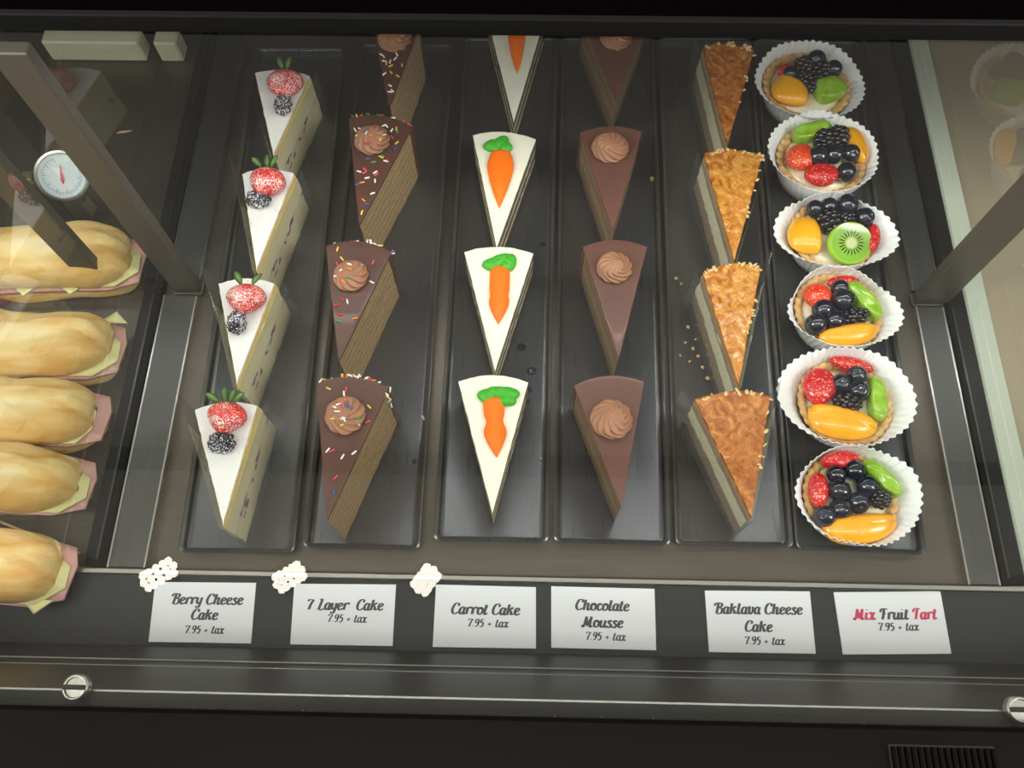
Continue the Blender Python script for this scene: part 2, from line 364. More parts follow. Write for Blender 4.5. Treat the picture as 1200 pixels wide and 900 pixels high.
# ceiling lamps seen as reflections in the glass, and the track in front of them
tr = empty('lighting_track', (0, 0.455, 2.6)); tag(tr, 'black lighting track running along the shop ceiling', 'track')
MB().box(-3, 3, -0.036, 0.036, -0.035, 0.0, 0.003).build('rail', M['track'], tr)
for x, lb in ((-1.152, 'leftmost of the three ceiling spotlights reflected in the top glass'), (-0.734, 'middle one of the three ceiling spotlights reflected in the top glass'), (-0.299, 'rightmost of the three ceiling spotlights reflected in the top glass')):
    s = empty('ceiling_spotlight', (x, 0.08, 2.6)); tag(s, lb, 'spotlight', 'ceiling spotlights')
    MB().lathe([(0.055, 0), (0.055, -0.05), (0.050, -0.052), (0.0005, -0.052)], 32).build('housing', M['track'], s, True, auto=35)
    q = MB(); a = R(62) if x < -0.5 else R(84)
    for i in range(3):
        for j in range(5):
            u, vv = (i - 1) * 0.022, (j - 2) * (0.026 if x < -1 else 0.022 if x < -0.5 else 0.019)
            if i != 1 and j in (0, 4): vv *= 0.85
            vv, u = u, vv
            q.ellip((u * math.cos(a - R(30)) - vv * math.sin(a - R(30)), u * math.sin(a - R(30)) + vv * math.cos(a - R(30)), -0.054), (0.0135, 0.0135, 0.004), 14, 8)
    q.build('diode_cluster', M['lamp'], s)

# ------------------------------------------------------------------ trays
def tray(bl, br, tl, tr_, label, rz=0.012):
    P = [at(*bl, rz), at(*br, rz), at(*tr_, rz), at(*tl, rz)]
    c = sum(P, Vector()) / 4; c.z = 0
    r = 0.006
    def outline(off, z, rad):
        out = []
        for k in range(4):
            p = P[k]; a = (P[k - 1] - p); b = (P[(k + 1) % 4] - p); a.z = b.z = 0; a.normalize(); b.normalize()
            q = p + (a + b) * off
            for i in range(6):
                th = i / 5 * PI / 2
                d = (a + b) * rad - a * rad * math.sin(th) - b * rad * math.cos(th)
                e = q + d
                out.append((e.x - c.x, e.y - c.y, z))
        return out
    mb = MB()
    mb.rings([outline(0.0035, 0.0005, .004), outline(0.0015, 0.003, .0055), outline(0.0, 0.0108, r), outline(-0.0004, 0.0118, r), outline(0.0006, 0.0125, r), outline(0.002, 0.0118, r - .001), outline(0.0032, 0.0108, r - .002), outline(0.0040, 0.0045, .004), outline(0.0062, 0.003, .003)])
    o = mb.build('serving_tray', M['tray'], None, True, loc=(c.x, c.y, 0), auto=40)
    tag(o, label, 'tray', 'black display trays')
    # closely placed trays keep their own rims
    return o
TZ = 0.0032      # tray floor
tray((208.5, 647), (344, 648), (299.5, 56), (404, 56), 'long black tray carrying the berry cheese cake slices')
tray((355, 641), (491, 644), (423, 51), (531, 51.5), 'long black tray carrying the seven layer chocolate cake slices')
tray((508.5, 633), (642, 635.5), (545.5, 44), (653.5, 43), 'long black tray carrying the carrot cake slices')
tray((649.5, 635), (785.5, 639), (658.5, 43), (766, 43), 'long black tray carrying the chocolate mousse cake slices')
tray((792.5, 638.5), (930, 641), (771.5, 43), (880, 43), 'long black tray carrying the baklava cheese cake slices')
tray((934, 643), (1086, 650), (884, 44), (1004, 48), 'long black tray carrying the fruit tarts')

# ------------------------------------------------------------------ cake slices
def arc_outline(tip, bl, br, bulge=0.012, ne=22, na=18, off=0.0, rt=0.0):
    """plan outline of a wedge, from the tip up the right side, round the back, down the left"""
    tip, bl, br = (Vector((p[0], p[1])) for p in (tip, bl, br))
    pts = []
    for i in range(ne): pts.append(tip.lerp(br, i / ne))
    ch = bl - br; nrm = ((br + bl) / 2 - tip).normalized()
    for i in range(na): 
        u = i / na; pts.append(br + ch * u + nrm * (4 * bulge * u * (1 - u)))
    for i in range(ne): pts.append(bl.lerp(tip, i / ne))
    if off:
        n = len(pts); q = []
        for i in range(n):
            a, b = pts[i - 1], pts[(i + 1) % n]; d = (b - a).normalized(); q.append(pts[i] + Vector((d.y, -d.x)) * off)
        pts = q
    return pts
def wedge(mb, tip, bl, br, z0, z1, bulge=0.007, rnd=0.0015, rough=0.0, seed=0.0, off=0.0, nz=6, top_rough=0.0, tilt=0.0):
    base = arc_outline(tip, bl, br, bulge, off=off); n = len(base)
    c = (Vector((tip[0], tip[1])) + Vector((bl[0], bl[1])) + Vector((br[0], br[1]))) / 3
    def nz3(p, s): return noise.noise(Vector((p[0] * 180 + seed, p[1] * 180, p[2] * 180 + s)))
    rs = []
    def ring(k, z, tr=False):
        out = []
        for p in base:
            q = c + (p - c) * k
            d = (p - c).normalized()
            a = nz3((q.x, q.y, z), seed) * rough
            zz = z + (noise.noise(Vector((q.x * 90 + seed, q.y * 90, 3.1))) + 0.6 * noise.noise(Vector((q.x * 260, q.y * 260 + seed, 1.7)))) * top_rough * (1 if tr else 0)
            out.append((q.x + d.x * a, q.y + d.y * a, zz))
        return out
    rs.append(ring(1 - rnd * 15, z0))
    for i in range(nz + 1):
        rs.append(ring(1.0, z0 + rnd * .5 + (z1 - z0 - rnd * 1.5) * i / nz))
    rs.append(ring(1 - rnd * 8, z1 - rnd * .25, True))
    for k in (0.93, 0.85, 0.75, 0.64, 0.52, 0.4, 0.28, 0.15, 0.05):
        rs.append(ring(k, z1, True))
    return mb.rings(rs)
def local3(px3, h):
    """plan corners at height h from the photograph, as offsets from the slice's own base point"""
    P = [at(*p, h) for p in px3]; bl, br, tip = P
    o = (bl + br + tip) / 3; o.z = TZ
    return o, bl - o, br - o, tip - o
def rosette(mb, c, rad, hgt, twist=1.9, lobes=9, seed=0):
    n = 120; prof = []
    K = 22
    rs = []
    for i in range(K + 1):
        u = i / K
        pr_ = (1.0 - 0.10 * (1 - min(1, u * 6)) ** 2) * (1 - u ** 1.5) ** 0.62 if u < 1 else 0.0
        z = hgt * (u ** 0.8)
        ring = []
        for j in range(n):
            a = 2 * PI * j / n
            k = 0.5 + 0.5 * math.cos(lobes * (a + twist * u ** 0.8) + seed)
            k = k ** 0.7
            amp = 0.20 * (1 - u) ** .35 + 0.10
            r = rad * max(pr_, 0.015) * (1 - amp + amp * k) * (1 + 0.05 * noise.noise(Vector((math.cos(a) * 2 + seed, math.sin(a) * 2, u * 2))))
            off = Vector((math.cos(2.5 * u * PI + seed), math.sin(2.5 * u * PI + seed))) * rad * 0.10 * u
            ring.append((c[0] + r * math.cos(a) + off.x, c[1] + r * math.sin(a) + off.y, c[2] + z + hgt * .10 * k * (1 - u)))
        rs.append(ring)
    return mb.rings(rs)
def mpp(px, py, z):
    a = at(px - 1, py, z); b = at(px + 1, py, z); return (a - b).length / 2
def film(parent, tip, bl, br, h, ext_l=0.012, ext_r=0.006, hi_l=0.012, hi_r=0.004, gap=0.0022, name='wrapper'):
    """clear acetate strip folded round the tip and along both cut sides"""
    tip, bl, br = (Vector((p[0], p[1])) for p in (tip, bl, br))
    dl, dr = (bl - tip), (br - tip); Ll, Lr = dl.length, dr.length; dl.normalize(); dr.normalize()
    nl = Vector((-dl.y, dl.x)); nr = Vector((dr.y, -dr.x)); fwd = -(dl + dr).normalized()
    path = []
    for i in range(13):
        u = 1 - i / 12; path.append((tip + dl * (Ll + ext_l) * u + nl * gap * (1 + 1.5 * u), h + 0.001 + hi_l * max(0, u - 0.55) / 0.45))
    path.append((tip + fwd * gap * 1.4, h - 0.001))
    for i in range(13):
        u = i / 12; path.append((tip + dr * (Lr + ext_r) * u + nr * gap * (1 + 1.0 * u), h + 0.001 + hi_r * max(0, u - 0.55) / 0.45))
    mb = MB(); rs = []
    n = len(path)
    for i, (p, z) in enumerate(path):
        a = path[max(i - 1, 0)][0]; b = path[min(i + 1, n - 1)][0]; d = (b - a).normalized(); q = Vector((d.y, -d.x)) * -0.00015
        rs.append([(p.x + q.x, p.y + q.y, 0.0004), (p.x + q.x, p.y + q.y, z), (p.x - q.x, p.y - q.y, z), (p.x - q.x, p.y - q.y, 0.0004)])
    mb.rings(rs)
    return mb.build(name, M['film'], parent, False)

# ---- materials of the cakes
M['sponge'] = layered('berry_sponge', 0.062, [(0.0, srgb(196, 176, 118)), (0.06, srgb(224, 214, 166)), (0.40, srgb(226, 218, 176)), (0.46, srgb(214, 204, 168)), (0.54, srgb(230, 222, 184)), (0.9, srgb(222, 206, 142)), (0.965, srgb(206, 172, 96)), (1.0, srgb(214, 180, 110))], 0.0008, 40, 0.85, 300, 0.5, spots=(0.026, 0.0075, srgb(128, 62, 84), 62, 0.555), fleck=0.06)
M['sugar'] = dusted('icing_sugar', srgb(206, 176, 128), srgb(214, 190, 148), srgb(230, 227, 224), 0.50, 500, 0.8, 240, 0.25)
M['straw_d'] = dusted('dusted_strawberry', srgb(190, 18, 20), srgb(226, 52, 24), srgb(246, 226, 222), 0.775, 1000, 0.25, 420, 0.6, 'voronoi', 0.4)
M['black_d'] = dusted('dusted_blackberry', srgb(22, 18, 30), srgb(36, 30, 46), srgb(228, 226, 232), 0.80, 800, 0.25, coat=0.3)
M['leaf'] = mottled('hull_leaf', [(0.3, srgb(52, 88, 36)), (0.7, srgb(104, 140, 66))], 120, 0.5, bs=300, bst=0.2)
M['choc'] = mottled('chocolate_glaze', [(0.3, srgb(94, 60, 50)), (0.7, srgb(108, 70, 58))], 25, 0.42, coat=0.08, bs=60, bst=0.05)
M['dark_choc'] = mottled('dark_chocolate_glaze', [(0.3, srgb(76, 47, 38)), (0.7, srgb(90, 57, 46))], 25, 0.42, coat=0.08, bs=60, bst=0.05)
M['rosette'] = mottled('chocolate_cream', [(0.3, srgb(152, 104, 76)), (0.7, srgb(170, 120, 88))], 60, 0.55, bs=500, bst=0.2, bd=0.0006)
ly = []
for k in range(8):
    a = 0.03 + k * 0.118
    ly += [(a, srgb(140, 114, 80)), (a + 0.014, srgb(138, 112, 78)), (a + 0.05, srgb(160, 134, 98)), (min(a + 0.1, 0.985), srgb(152, 126, 90))]
M['layers'] = layered('seven_layer_side', 0.077, ly[:31] + [(1.0, srgb(80, 52, 40))], 0.0036, 60, 0.8, 200, 0.9, fleck=0.2)
M['carrot_side'] = layered('carrot_side', 0.046, [(0.0, srgb(84, 70, 52)), (0.20, srgb(92, 76, 56)), (0.235, srgb(210, 200, 170)), (0.30, srgb(214, 204, 174)), (0.335, srgb(96, 80, 60)), (0.54, srgb(96, 80, 60)), (0.575, srgb(210, 200, 170)), (0.645, srgb(214, 204, 176)), (0.68, srgb(98, 82, 62)), (0.875, srgb(98, 84, 64)), (0.90, srgb(226, 222, 196)), (1.0, srgb(236, 232, 208))], 0.0010, 70, 0.75, 260, 0.7, fleck=0.2)
M['frosting'] = mottled('cream_frosting', [(0.3, srgb(232, 228, 206)), (0.7, srgb(238, 235, 217))], 40, 0.55, bs=220, bst=0.12)
M['orange'] = solid('orange_icing', srgb(255, 116, 0), 0.5, bs=320, bst=0.15, spec=0.35)
M['green'] = solid('green_icing', srgb(64, 170, 40), 0.42, bs=220, bst=0.15, spec=0.35)
M['mousse'] = layered('mousse_side', 0.057, [(0.0, srgb(74, 54, 40)), (0.30, srgb(112, 92, 66)), (0.36, srgb(96, 76, 56)), (0.42, srgb(128, 106, 78)), (0.66, srgb(122, 100, 74)), (0.72, srgb(104, 82, 60)), (0.80, srgb(126, 104, 76)), (0.92, srgb(128, 104, 78)), (0.95, srgb(84, 54, 42)), (1.0, srgb(84, 54, 42))], 0.0016, 50, 0.7, 180, 0.7, fleck=0.14)
M['bak_side'] = layered('baklava_side', 0.058, [(0.0, srgb(146, 120, 84)), (0.16, srgb(154, 128, 96)), (0.33, srgb(150, 128, 98)), (0.36, srgb(234, 228, 186)), (0.68, srgb(240, 234, 198)), (0.72, srgb(156, 134, 106)), (0.84, srgb(164, 142, 112)), (0.92, srgb(176, 138, 84)), (1.0, srgb(206, 146, 70))], 0.0018, 70, 0.75, 240, 0.9, fleck=0.16)
M['phyllo_dark'] = mottled('phyllo_crust_dark', [(0.28, srgb(122, 62, 18)), (0.42, srgb(164, 92, 34)), (0.55, srgb(186, 114, 48)), (0.72, srgb(210, 152, 84))], 60, 0.24, 9, 80, 1.0, 0.0045, 0.4, distort=2.4)
M['phyllo'] = mottled('phyllo_crust', [(0.28, srgb(150, 82, 22)), (0.42, srgb(190, 118, 40)), (0.55, srgb(208, 140, 58)), (0.72, srgb(228, 176, 96))], 70, 0.26, 9, 90, 1.0, 0.0045, 0.35, distort=2.2)
SPR = [solid('sprinkle_%s' % n, c, 0.4, bs=200, bst=0.02) for n, c in (('white', srgb(240, 236, 228)), ('white_b', srgb(244, 240, 230)), ('pink', srgb(224, 70, 104)), ('red', srgb(206, 44, 48)), ('orange', srgb(240, 140, 40)), ('yellow', srgb(238, 206, 70)), ('blue', srgb(44, 96, 160)), ('green', srgb(66, 150, 72)), ('white_c', srgb(238, 232, 226)))]

H = dict(berry=0.062, seven=0.076, carrot=0.045, mousse=0.056, bak=0.058)
# ---- berry cheese cake
def strawberry_mesh(c, rx, rl, rz, ang, lean=0.1):
    mb = MB()
    Mx = Matrix.Rotation(ang, 3, 'Z') @ Matrix.Rotation(-lean, 3, 'X')
    def fn(q, u, t):   # axis along -Y, blunt at +Y, tapering to the tip
        y = q.y
        k = 1.0 if y > 0.2 else max(0.0, 1 - 0.42 * ((0.2 - y) / 1.2) ** 1.5)
        return Vector((q.x * k, y if y > 0 else y * 1.12, q.z * k))
    mb.ellip(c, (rx, rl, rz), 28, 18, Mx, fn); return mb
def leaf_blade(mb, base, d, L, W, lift):
    d = Vector((d[0], d[1], 0)).normalized(); s = Vector((-d.y, d.x, 0)); rs = []
    for i in range(7):
        u = i / 6; wv = W * math.sin(PI * min(0.97, 0.12 + 0.85 * u)) ** 0.8
        p = Vector(base) + d * L * u + Vector((0, 0, lift * math.sin(u * PI * 0.7)))
        rs.append([tuple(p - s * wv), tuple(p + Vector((0, 0, -0.0006)) * 1), tuple(p + s * wv), tuple(p + Vector((0, 0, 0.0010)))])
    mb.rings(rs)
def drupelets(mb, c, r, n, dr, M3=None, seed=0):
    rnd = random.Random(seed)
    for i in range(n):
        z = 1 - 2 * (i + 0.5) / n; a = i * 2.39996 + rnd.uniform(-.15, .15); q = math.sqrt(1 - z * z)
        p = Vector((q * math.cos(a) * r[0], q * math.sin(a) * r[1], z * r[2]))
        if M3: p = M3 @ p
        mb.ellip(Vector(c) + p, (dr, dr, dr), 10, 6)
    mb.ellip(c, (r[0], r[1], r[2]), 10, 8, M3)
BERRY = [
 (((298, 85), (363, 88), (320, 182)), (332, 93, 22, 19, 0.1), (331, 121, 10, 16), [(322, 70, -0.3), (338, 70, 0.25)], 'berry cheese cake slice at the back of its tray, upright blackberry below the strawberry'),
 (((283, 203), (345, 203), (300, 318)), (311, 209, 22, 19, -0.25), (302, 232, 16, 11), [(298, 192, -0.8), (317, 184, 0.0), (328, 188, 0.5)], 'berry cheese cake slice with bright green strawberry leaves and a blackberry lying sideways'),
 (((255, 332), (322, 332), (277, 452)), (286, 346, 24, 18, 0.0), (277, 377, 11, 16), [(273, 326, -0.5), (297, 325, 0.8)], 'berry cheese cake slice third from the back, a tall clear film corner beside its strawberry'),
 (((227, 480), (302, 475), (261, 617)), (263, 486, 24, 19, -0.15), (259, 518, 17, 14), [(236, 474, -1.0), (256, 460, -0.1), (268, 462, 0.4), (278, 470, 0.9)], 'berry cheese cake slice nearest its price card, dark leaves behind a glossy strawberry')]
for k, (c3, st, bb, lv, label) in enumerate(BERRY):
    h = H['berry']; o, bl, br, tip = local3(c3, h + TZ)
    root = empty('berry_cheesecake_slice', o); tag(root, label, 'cake slice', 'berry cheese cake slices')
    wedge(MB(), tip, bl, br, 0, h - 0.002, 0.006, 0.0012, 0.0016, k * 7.7).build('sponge', M['sponge'], root, True, auto=45)
    wedge(MB(), tip, bl, br, h - 0.0022, h, 0.006, 0.0008, 0.0009, k * 3.3, off=-0.0006, nz=1, top_rough=0.0005).build('sugar_top', M['sugar'], root, True, auto=45)
    z = h + 0.009; mp_ = mpp(st[0], st[1], z)
    p = at(st[0], st[1], z + TZ + 0.006) - o; p.z = h + 0.009
    sb = strawberry_mesh(p, st[2] * mp_, st[3] * mp_ * 1.0, 0.0125, st[4]).build('strawberry', M['straw_d'], root)
    lm = MB()
    for (lx, ly_, a) in lv:
        q = at(lx, ly_ + 4, h + TZ + 0.012) - o; b0 = Vector((p.x + st[2] * mp_ * .45 * math.sin(a), p.y + st[3] * mp_ * .8, p.z + 0.007))
        leaf_blade(lm, b0, (math.sin(a), math.cos(a)), 0.012, 0.0032, 0.004)
    lm.build('hull_leaves', M['leaf'], sb)
    pb = at(bb[0], bb[1], h + TZ + 0.008) - o; pb.z = h + 0.0065; mq = mpp(bb[0], bb[1], h)
    bm = MB(); drupelets(bm, pb, (bb[2] * mq * .78, bb[3] * mq * .78, 0.0065), 34, 0.0027, seed=k); bm.build('blackberry', M['black_d'], root)
    film(root, tip, bl, br, h, (0.010, 0.020, 0.020, 0.016)[k], 0.004, (0.008, 0.010, 0.018, 0.008)[k], 0.000, gap=0.0030)

# ---- seven layer cake
def capsule(L=0.0052, r=0.00085):
    mb = MB(); rs = []
    for i in range(7):
        a = -PI / 2 + PI * i / 6; y = math.sin(a); rr = max(0.02, math.cos(a)) * r
        rs.append([(rr * math.cos(2 * PI * j / 7), (L / 2 - r) * (1 if y > 0 else -1 if y < 0 else 0) + y * r if y else 0, rr * math.sin(2 * PI * j / 7)) for j in range(7)])
    mb.rings(rs); return mb
cap_src = []
for mt in SPR:
    me = bpy.data.meshes.new('sprinkle'); c_ = capsule(); me.from_pydata(c_.v, [], c_.f); me.update(); me.materials.append(mt)
    me.polygons.foreach_set('use_smooth', [True] * len(me.polygons)); cap_src.append(me)
def sprinkle(parent, p, rnd, tilt=0.15, kind=None):
    s = bpy.data.objects.new('sprinkle', cap_src[rnd.randrange(len(cap_src)) if kind is None else kind]); col.objects.link(s)
    s.parent = parent; s.location = p; s.rotation_euler = (rnd.uniform(-tilt, tilt), rnd.uniform(-tilt, tilt), rnd.uniform(0, PI)); return s
SEVEN = [
 (((435, 25), (492, 28), (457, 123)), (462, 44, 21), 22, 2, 4, 0, 'seven layer cake slice at the back of its tray, strewn with white sprinkles'),
 (((409, 138), (483, 148), (421, 263)), (436, 163, 22), 30, 8, 12, 1, 'seven layer cake slice second from the back, thickly strewn with coloured sprinkles'),
 (((382, 288), (458, 295), (397, 423)), (411, 322, 22), 11, 9, 20, 0, 'seven layer cake slice third from the back, tan rosette and few sprinkles below it'),
 (((371, 449), (455, 455), (383, 610)), (404, 486, 25), 11, 14, 36, 1, 'seven layer cake slice nearest its price card, sprinkles heaped along the round edge')]
for k, (c3, ro, n_top, n_ros, n_edge, _, label) in enumerate(SEVEN):
    h = H['seven']; o, bl, br, tip = local3(c3, h + TZ); rnd = random.Random(40 + k)
    root = empty('seven_layer_cake_slice', o); tag(root, label, 'cake slice', 'seven layer cake slices')
    wedge(MB(), tip, bl, br, 0, h - 0.003, 0.0065, 0.001, 0.0018, k * 5.1, off=-0.0004, nz=10).build('layered_cake', M['layers'], root, True, auto=45)
    gm = wedge(MB(), tip, bl, br, h - 0.0032, h, 0.008, 0.0012, 0.0003, k, off=0.0004, nz=1)
    oa = [p for p in arc_outline(tip, bl, br, 0.0085, off=0.0006)][21:42]; ob = [p for p in arc_outline(tip, bl, br, 0.0066, off=-0.0006)][21:42]
    gm.rings([[(a.x, a.y, 0.001), (a.x, a.y, h - 0.002), (b.x, b.y, h - 0.002), (b.x, b.y, 0.001)] for a, b in zip(oa, ob)])
    gm.build('glaze', M['dark_choc'], root, True, auto=40)
    p = at(ro[0], ro[1], h + TZ + 0.004) - o; rad = ro[2] * mpp(ro[0], ro[1], h)
    rosette(MB(), (p.x, p.y, h - 0.0005), rad, 0.0125, 2.0, 9, k * 1.3).build('rosette', M['rosette'], root)
    ctr = (bl + br + tip) / 3
    done = 0
    while done < n_top:
        a, b = rnd.random(), rnd.random()
        if a + b > 1: a, b = 1 - a, 1 - b
        q = tip + (bl - tip) * a + (br - tip) * b; q = ctr + (q - ctr) * 0.93
        if (Vector((q.x, q.y)) - Vector((p.x, p.y))).length < rad * 1.02: continue
        if k in (0, 1) and rnd.random() < 0.15 * (a + b): continue
        sprinkle(root, (q.x, q.y, h + 0.0008), rnd, kind=(rnd.choice((0, 1, 8, 0, 1, 5, 4)) if k == 0 else None)); done += 1
    for i in range(n_ros):
        a = rnd.uniform(0, 2 * PI); rr = rad * math.sqrt(rnd.random()) * 0.85; u = 1 - (rr / rad) ** 1.7
        sprinkle(root, (p.x + rr * math.cos(a), p.y + rr * math.sin(a), h + 0.0005 + 0.0125 * max(0.25, u) ** .9), rnd, 0.5)
    for i in range(n_edge):
        u = rnd.random() ** (0.6); q = ob[int((1 - u) * 20 * 0.97)] if k > 1 else ob[rnd.randrange(21)]
        q2 = oa[ob.index(q)]; s = (q2 - q).normalized() * 0.0004
        sprinkle(root, (q2.x + s.x, q2.y + s.y, h - abs(rnd.gauss(0, 0.012 if u > .8 else 0.003))), rnd, 1.2)
# ---- carrot cake
CARROT = [
 (((571, 20), (638, 22), (602, 142)), (605, 24, 10.5, 86), (604, 14, 15, 10), 'carrot cake slice at the back of its tray, only the carrot tip showing'),
 (((554, 158), (628, 163), (582, 290)), (587, 176, 15.5, 244), (584, 169, 16, 12), 'carrot cake slice second from the back, broad smooth carrot with ruffled leaves'),
 (((544, 295), (625, 297), (580, 435)), (586, 312, 12.5, 380), (586, 307, 19, 13), 'carrot cake slice third from the back, slim ridged carrot decoration'),
 (((537, 447), (619, 448), (577, 602)), (578, 466, 13, 536), (584, 463, 23, 13), 'carrot cake slice nearest its price card, carrot pinched at the waist')]
for k, (c3, ca, lf, label) in enumerate(CARROT):
    h = H['carrot']; o, bl, br, tip = local3(c3, h + TZ)
    root = empty('carrot_cake_slice', o); tag(root, label, 'cake slice', 'carrot cake slices')
    wedge(MB(), tip, bl, br, 0, h - 0.002, 0.006, 0.001, 0.0009, k * 9.1, off=-0.0003, nz=8).build('layered_cake', M['carrot_side'], root, True, auto=45)
    wedge(MB(), tip, bl, br, h - 0.0022, h, 0.0068, 0.001, 0.0006, k * 2.2, nz=1, top_rough=0.0002).build('frosting', M['frosting'], root, True, auto=45)
    a = at(ca[0], ca[1], h + TZ + 0.003) - o; b = at((578, 585, 584, 582)[k] if k else 606, ca[3], h + TZ + 0.001) - o
    a.z = b.z = h + 0.0012
    d = b - a; L = d.length; d.normalize(); s = Vector((-d.y, d.x, 0)); wd = ca[2] * mpp(ca[0], ca[1], h); cm = MB(); rs = []
    for i in range(27):
        u = i / 26
        if k == 1: wv = wd * (0.72 + 0.28 * math.sin(min(1, u / 0.3) * PI / 2)) * (1 - max(0, (u - 0.25) / 0.75) ** 1.5)
        elif k == 3: wv = wd * ((0.95 - 0.22 * math.exp(-((u - 0.40) / 0.09) ** 2) + 0.06 * math.exp(-((u - .58) / .14) ** 2)) if u < 0.6 else (1.0 - ((u - 0.6) / 0.4) ** 1.4))
        elif k == 2: wv = wd * ((0.93 - 0.07 * math.exp(-((u - 0.5) / 0.07) ** 2)) if u < 0.62 else (0.95 - 0.95 * ((u - 0.62) / 0.38) ** 1.4))
        else: wv = wd * (1 - u ** 2.2)
        if i == 0: wv *= 0.7
        wv = max(wv, 0.0003); zz = min(wv * 0.75, 0.0055) * (0.6 if i == 0 else 1)
        p = a + d * L * u
        rs.append([tuple(p + s * wv * math.cos(t) + Vector((0, 0, zz * math.sin(t) if math.sin(t) > 0 else 0.0012 * math.sin(t)))) for t in [2 * PI * j / 18 for j in range(18)]])
    cm.rings(rs); cm.build('icing_carrot', M['orange'], root)
    lc = at(lf[0], lf[1], h + TZ + 0.004) - o; ml = mpp(lf[0], lf[1], h); gm = MB()
    rx, ry = lf[2] * ml, lf[3] * ml
    rn = random.Random(k + 3)
    blobs = {0: [(0, 0, 1, 1)], 1: [(-.45, -.1, .62, .7), (.25, .35, .55, .8), (.5, -.15, .5, .75), (-.1, .1, .6, .6)], 2: [(-.5, -.15, .55, .7), (.05, .35, .6, .6), (.5, .15, .55, .8), (.35, -.35, .5, .6), (-.15, 0, .5, .5)], 3: [(-.55, .0, .5, .75), (0, .3, .6, .62), (.52, .15, .52, .75), (.45, -.4, .5, .6), (-.3, .35, .4, .5)]}[k]
    for (bx, by, sx_, sy_) in blobs:
        ph = rn.uniform(0, 6)
        gm.ellip((lc.x + bx * rx, lc.y + by * ry, h + 0.0018), (sx_ * rx, sy_ * ry, 0.0046), 24, 12, Matrix.Rotation(rn.uniform(-.4, .4), 3, 'Z'), lambda q, u, t: q * (1 + 0.10 * math.cos(3 * u + ph) * math.sin(t)))
    gm.build('icing_leaves', M['green'], root)
# ---- chocolate mousse cake
MOUSSE = [
 (((682, 22), (758, 24), (722, 118)), (722, 43, 20), 'chocolate mousse slice at the back of its tray, rosette cut off by the black bar'),
 (((680, 155), (752, 154), (718, 270)), (715, 172, 23), 'chocolate mousse slice second from the back, pale pinkish brown rosette at its edge'),
 (((683, 289), (758, 289), (725, 420)), (720, 313, 22), 'chocolate mousse slice third from the back, shiny pale top and tan rosette'),
 (((673, 452), (755, 447), (728, 594)), (717, 491, 26), 'chocolate mousse slice nearest its price card, wide brown swirled rosette')]
for k, (c3, ro, label) in enumerate(MOUSSE):
    h = H['mousse']; o, bl, br, tip = local3(c3, h + TZ)
    root = empty('chocolate_mousse_slice', o); tag(root, label, 'cake slice', 'chocolate mousse slices')
    wedge(MB(), tip, bl, br, 0, h - 0.003, 0.006, 0.001, 0.0014, k * 4.4, off=-0.0002, nz=8).build('mousse_cake', M['mousse'], root, True, auto=45)
    gm = wedge(MB(), tip, bl, br, h - 0.0032, h, 0.0075, 0.0012, 0.0003, k, off=0.0003, nz=1)
    oa = arc_outline(tip, bl, br, 0.008, off=0.0005)[21:42]; ob = arc_outline(tip, bl, br, 0.0062, off=-0.0006)[21:42]
    gm.rings([[(a.x, a.y, 0.001), (a.x, a.y, h - 0.002), (b.x, b.y, h - 0.002), (b.x, b.y, 0.001)] for a, b in zip(oa, ob)])
    gm.build('glaze', M['choc'], root, True, auto=40)
    p = at(ro[0], ro[1], h + TZ + 0.004) - o
    rosette(MB(), (p.x, p.y, h - 0.0005), ro[2] * mpp(ro[0], ro[1], h), 0.013, 2.2, 10, k * 2.1 + 1).build('rosette', M['rosette'], root)
# ---- baklava cheese cake
BAK = [
 (((824, 54), (884, 57), (853, 170)), 0.010, 0.003, 'baklava cheese cake slice at the back of its tray, darkest reddish brown crust'),
 (((826, 180), (894, 181), (861, 305)), 0.004, 0.008, 'baklava cheese cake slice second from the back, golden crust with a frayed pale rim'),
 (((824, 319), (892, 312), (866, 452)), 0.003, 0.016, 'baklava cheese cake slice third from the back, film corner rising at its right side'),
 (((815, 468), (904, 463), (881, 606)), 0.012, 0.014, 'baklava cheese cake slice nearest its price card, wide brown creased crust')]
for k, (c3, el, er, label) in enumerate(BAK):
    h = H['bak']; o, bl, br, tip = local3(c3, h + TZ); rnd = random.Random(k + 70)
    root = empty('baklava_cheesecake_slice', o); tag(root, label, 'cake slice', 'baklava cheese cake slices')
    wedge(MB(), tip, bl, br, 0, h - 0.004, 0.006, 0.0012, 0.0016, k * 6.6, nz=8).build('cheesecake', M['bak_side'], root, True, auto=45)
    wedge(MB(), tip, bl, br, h - 0.0045, h - 0.0005, 0.0062, 0.0012, 0.0024, k * 8.2, nz=2, top_rough=0.0010).build('phyllo_crust', M['phyllo_dark' if k in (0, 3) else 'phyllo'], root, True, auto=60)
    fm = MB()
    oa = arc_outline(tip, bl, br, 0.0066)[22:40]
    for i in range(26):
        q = rnd.choice(oa) if i < 18 else None
        if q is None:
            a = rnd.random() * .6; q = Vector((tip.x, tip.y)).lerp(Vector((br.x, br.y)), 1 - a)
        fm.ellip((q.x + rnd.uniform(-.002, .002), q.y - rnd.uniform(0, .004), h - 0.0005 + rnd.uniform(-.001, .0015)), (rnd.uniform(.001, .0035), rnd.uniform(.0008, .002), rnd.uniform(.0005, .0012)), 8, 5, Matrix.Rotation(rnd.uniform(0, 6), 3, 'Z') @ Matrix.Rotation(rnd.uniform(-.6, .6), 3, 'X'))
    fm.build('loose_flakes', solid('flake_%d' % k, srgb(226, 190, 128), 0.5, bs=200, bst=0.2), root)
    film(root, tip, bl, br, h - 0.002, el, er, 0.002, 0.006 if k != 2 else 0.012, gap=0.0026)

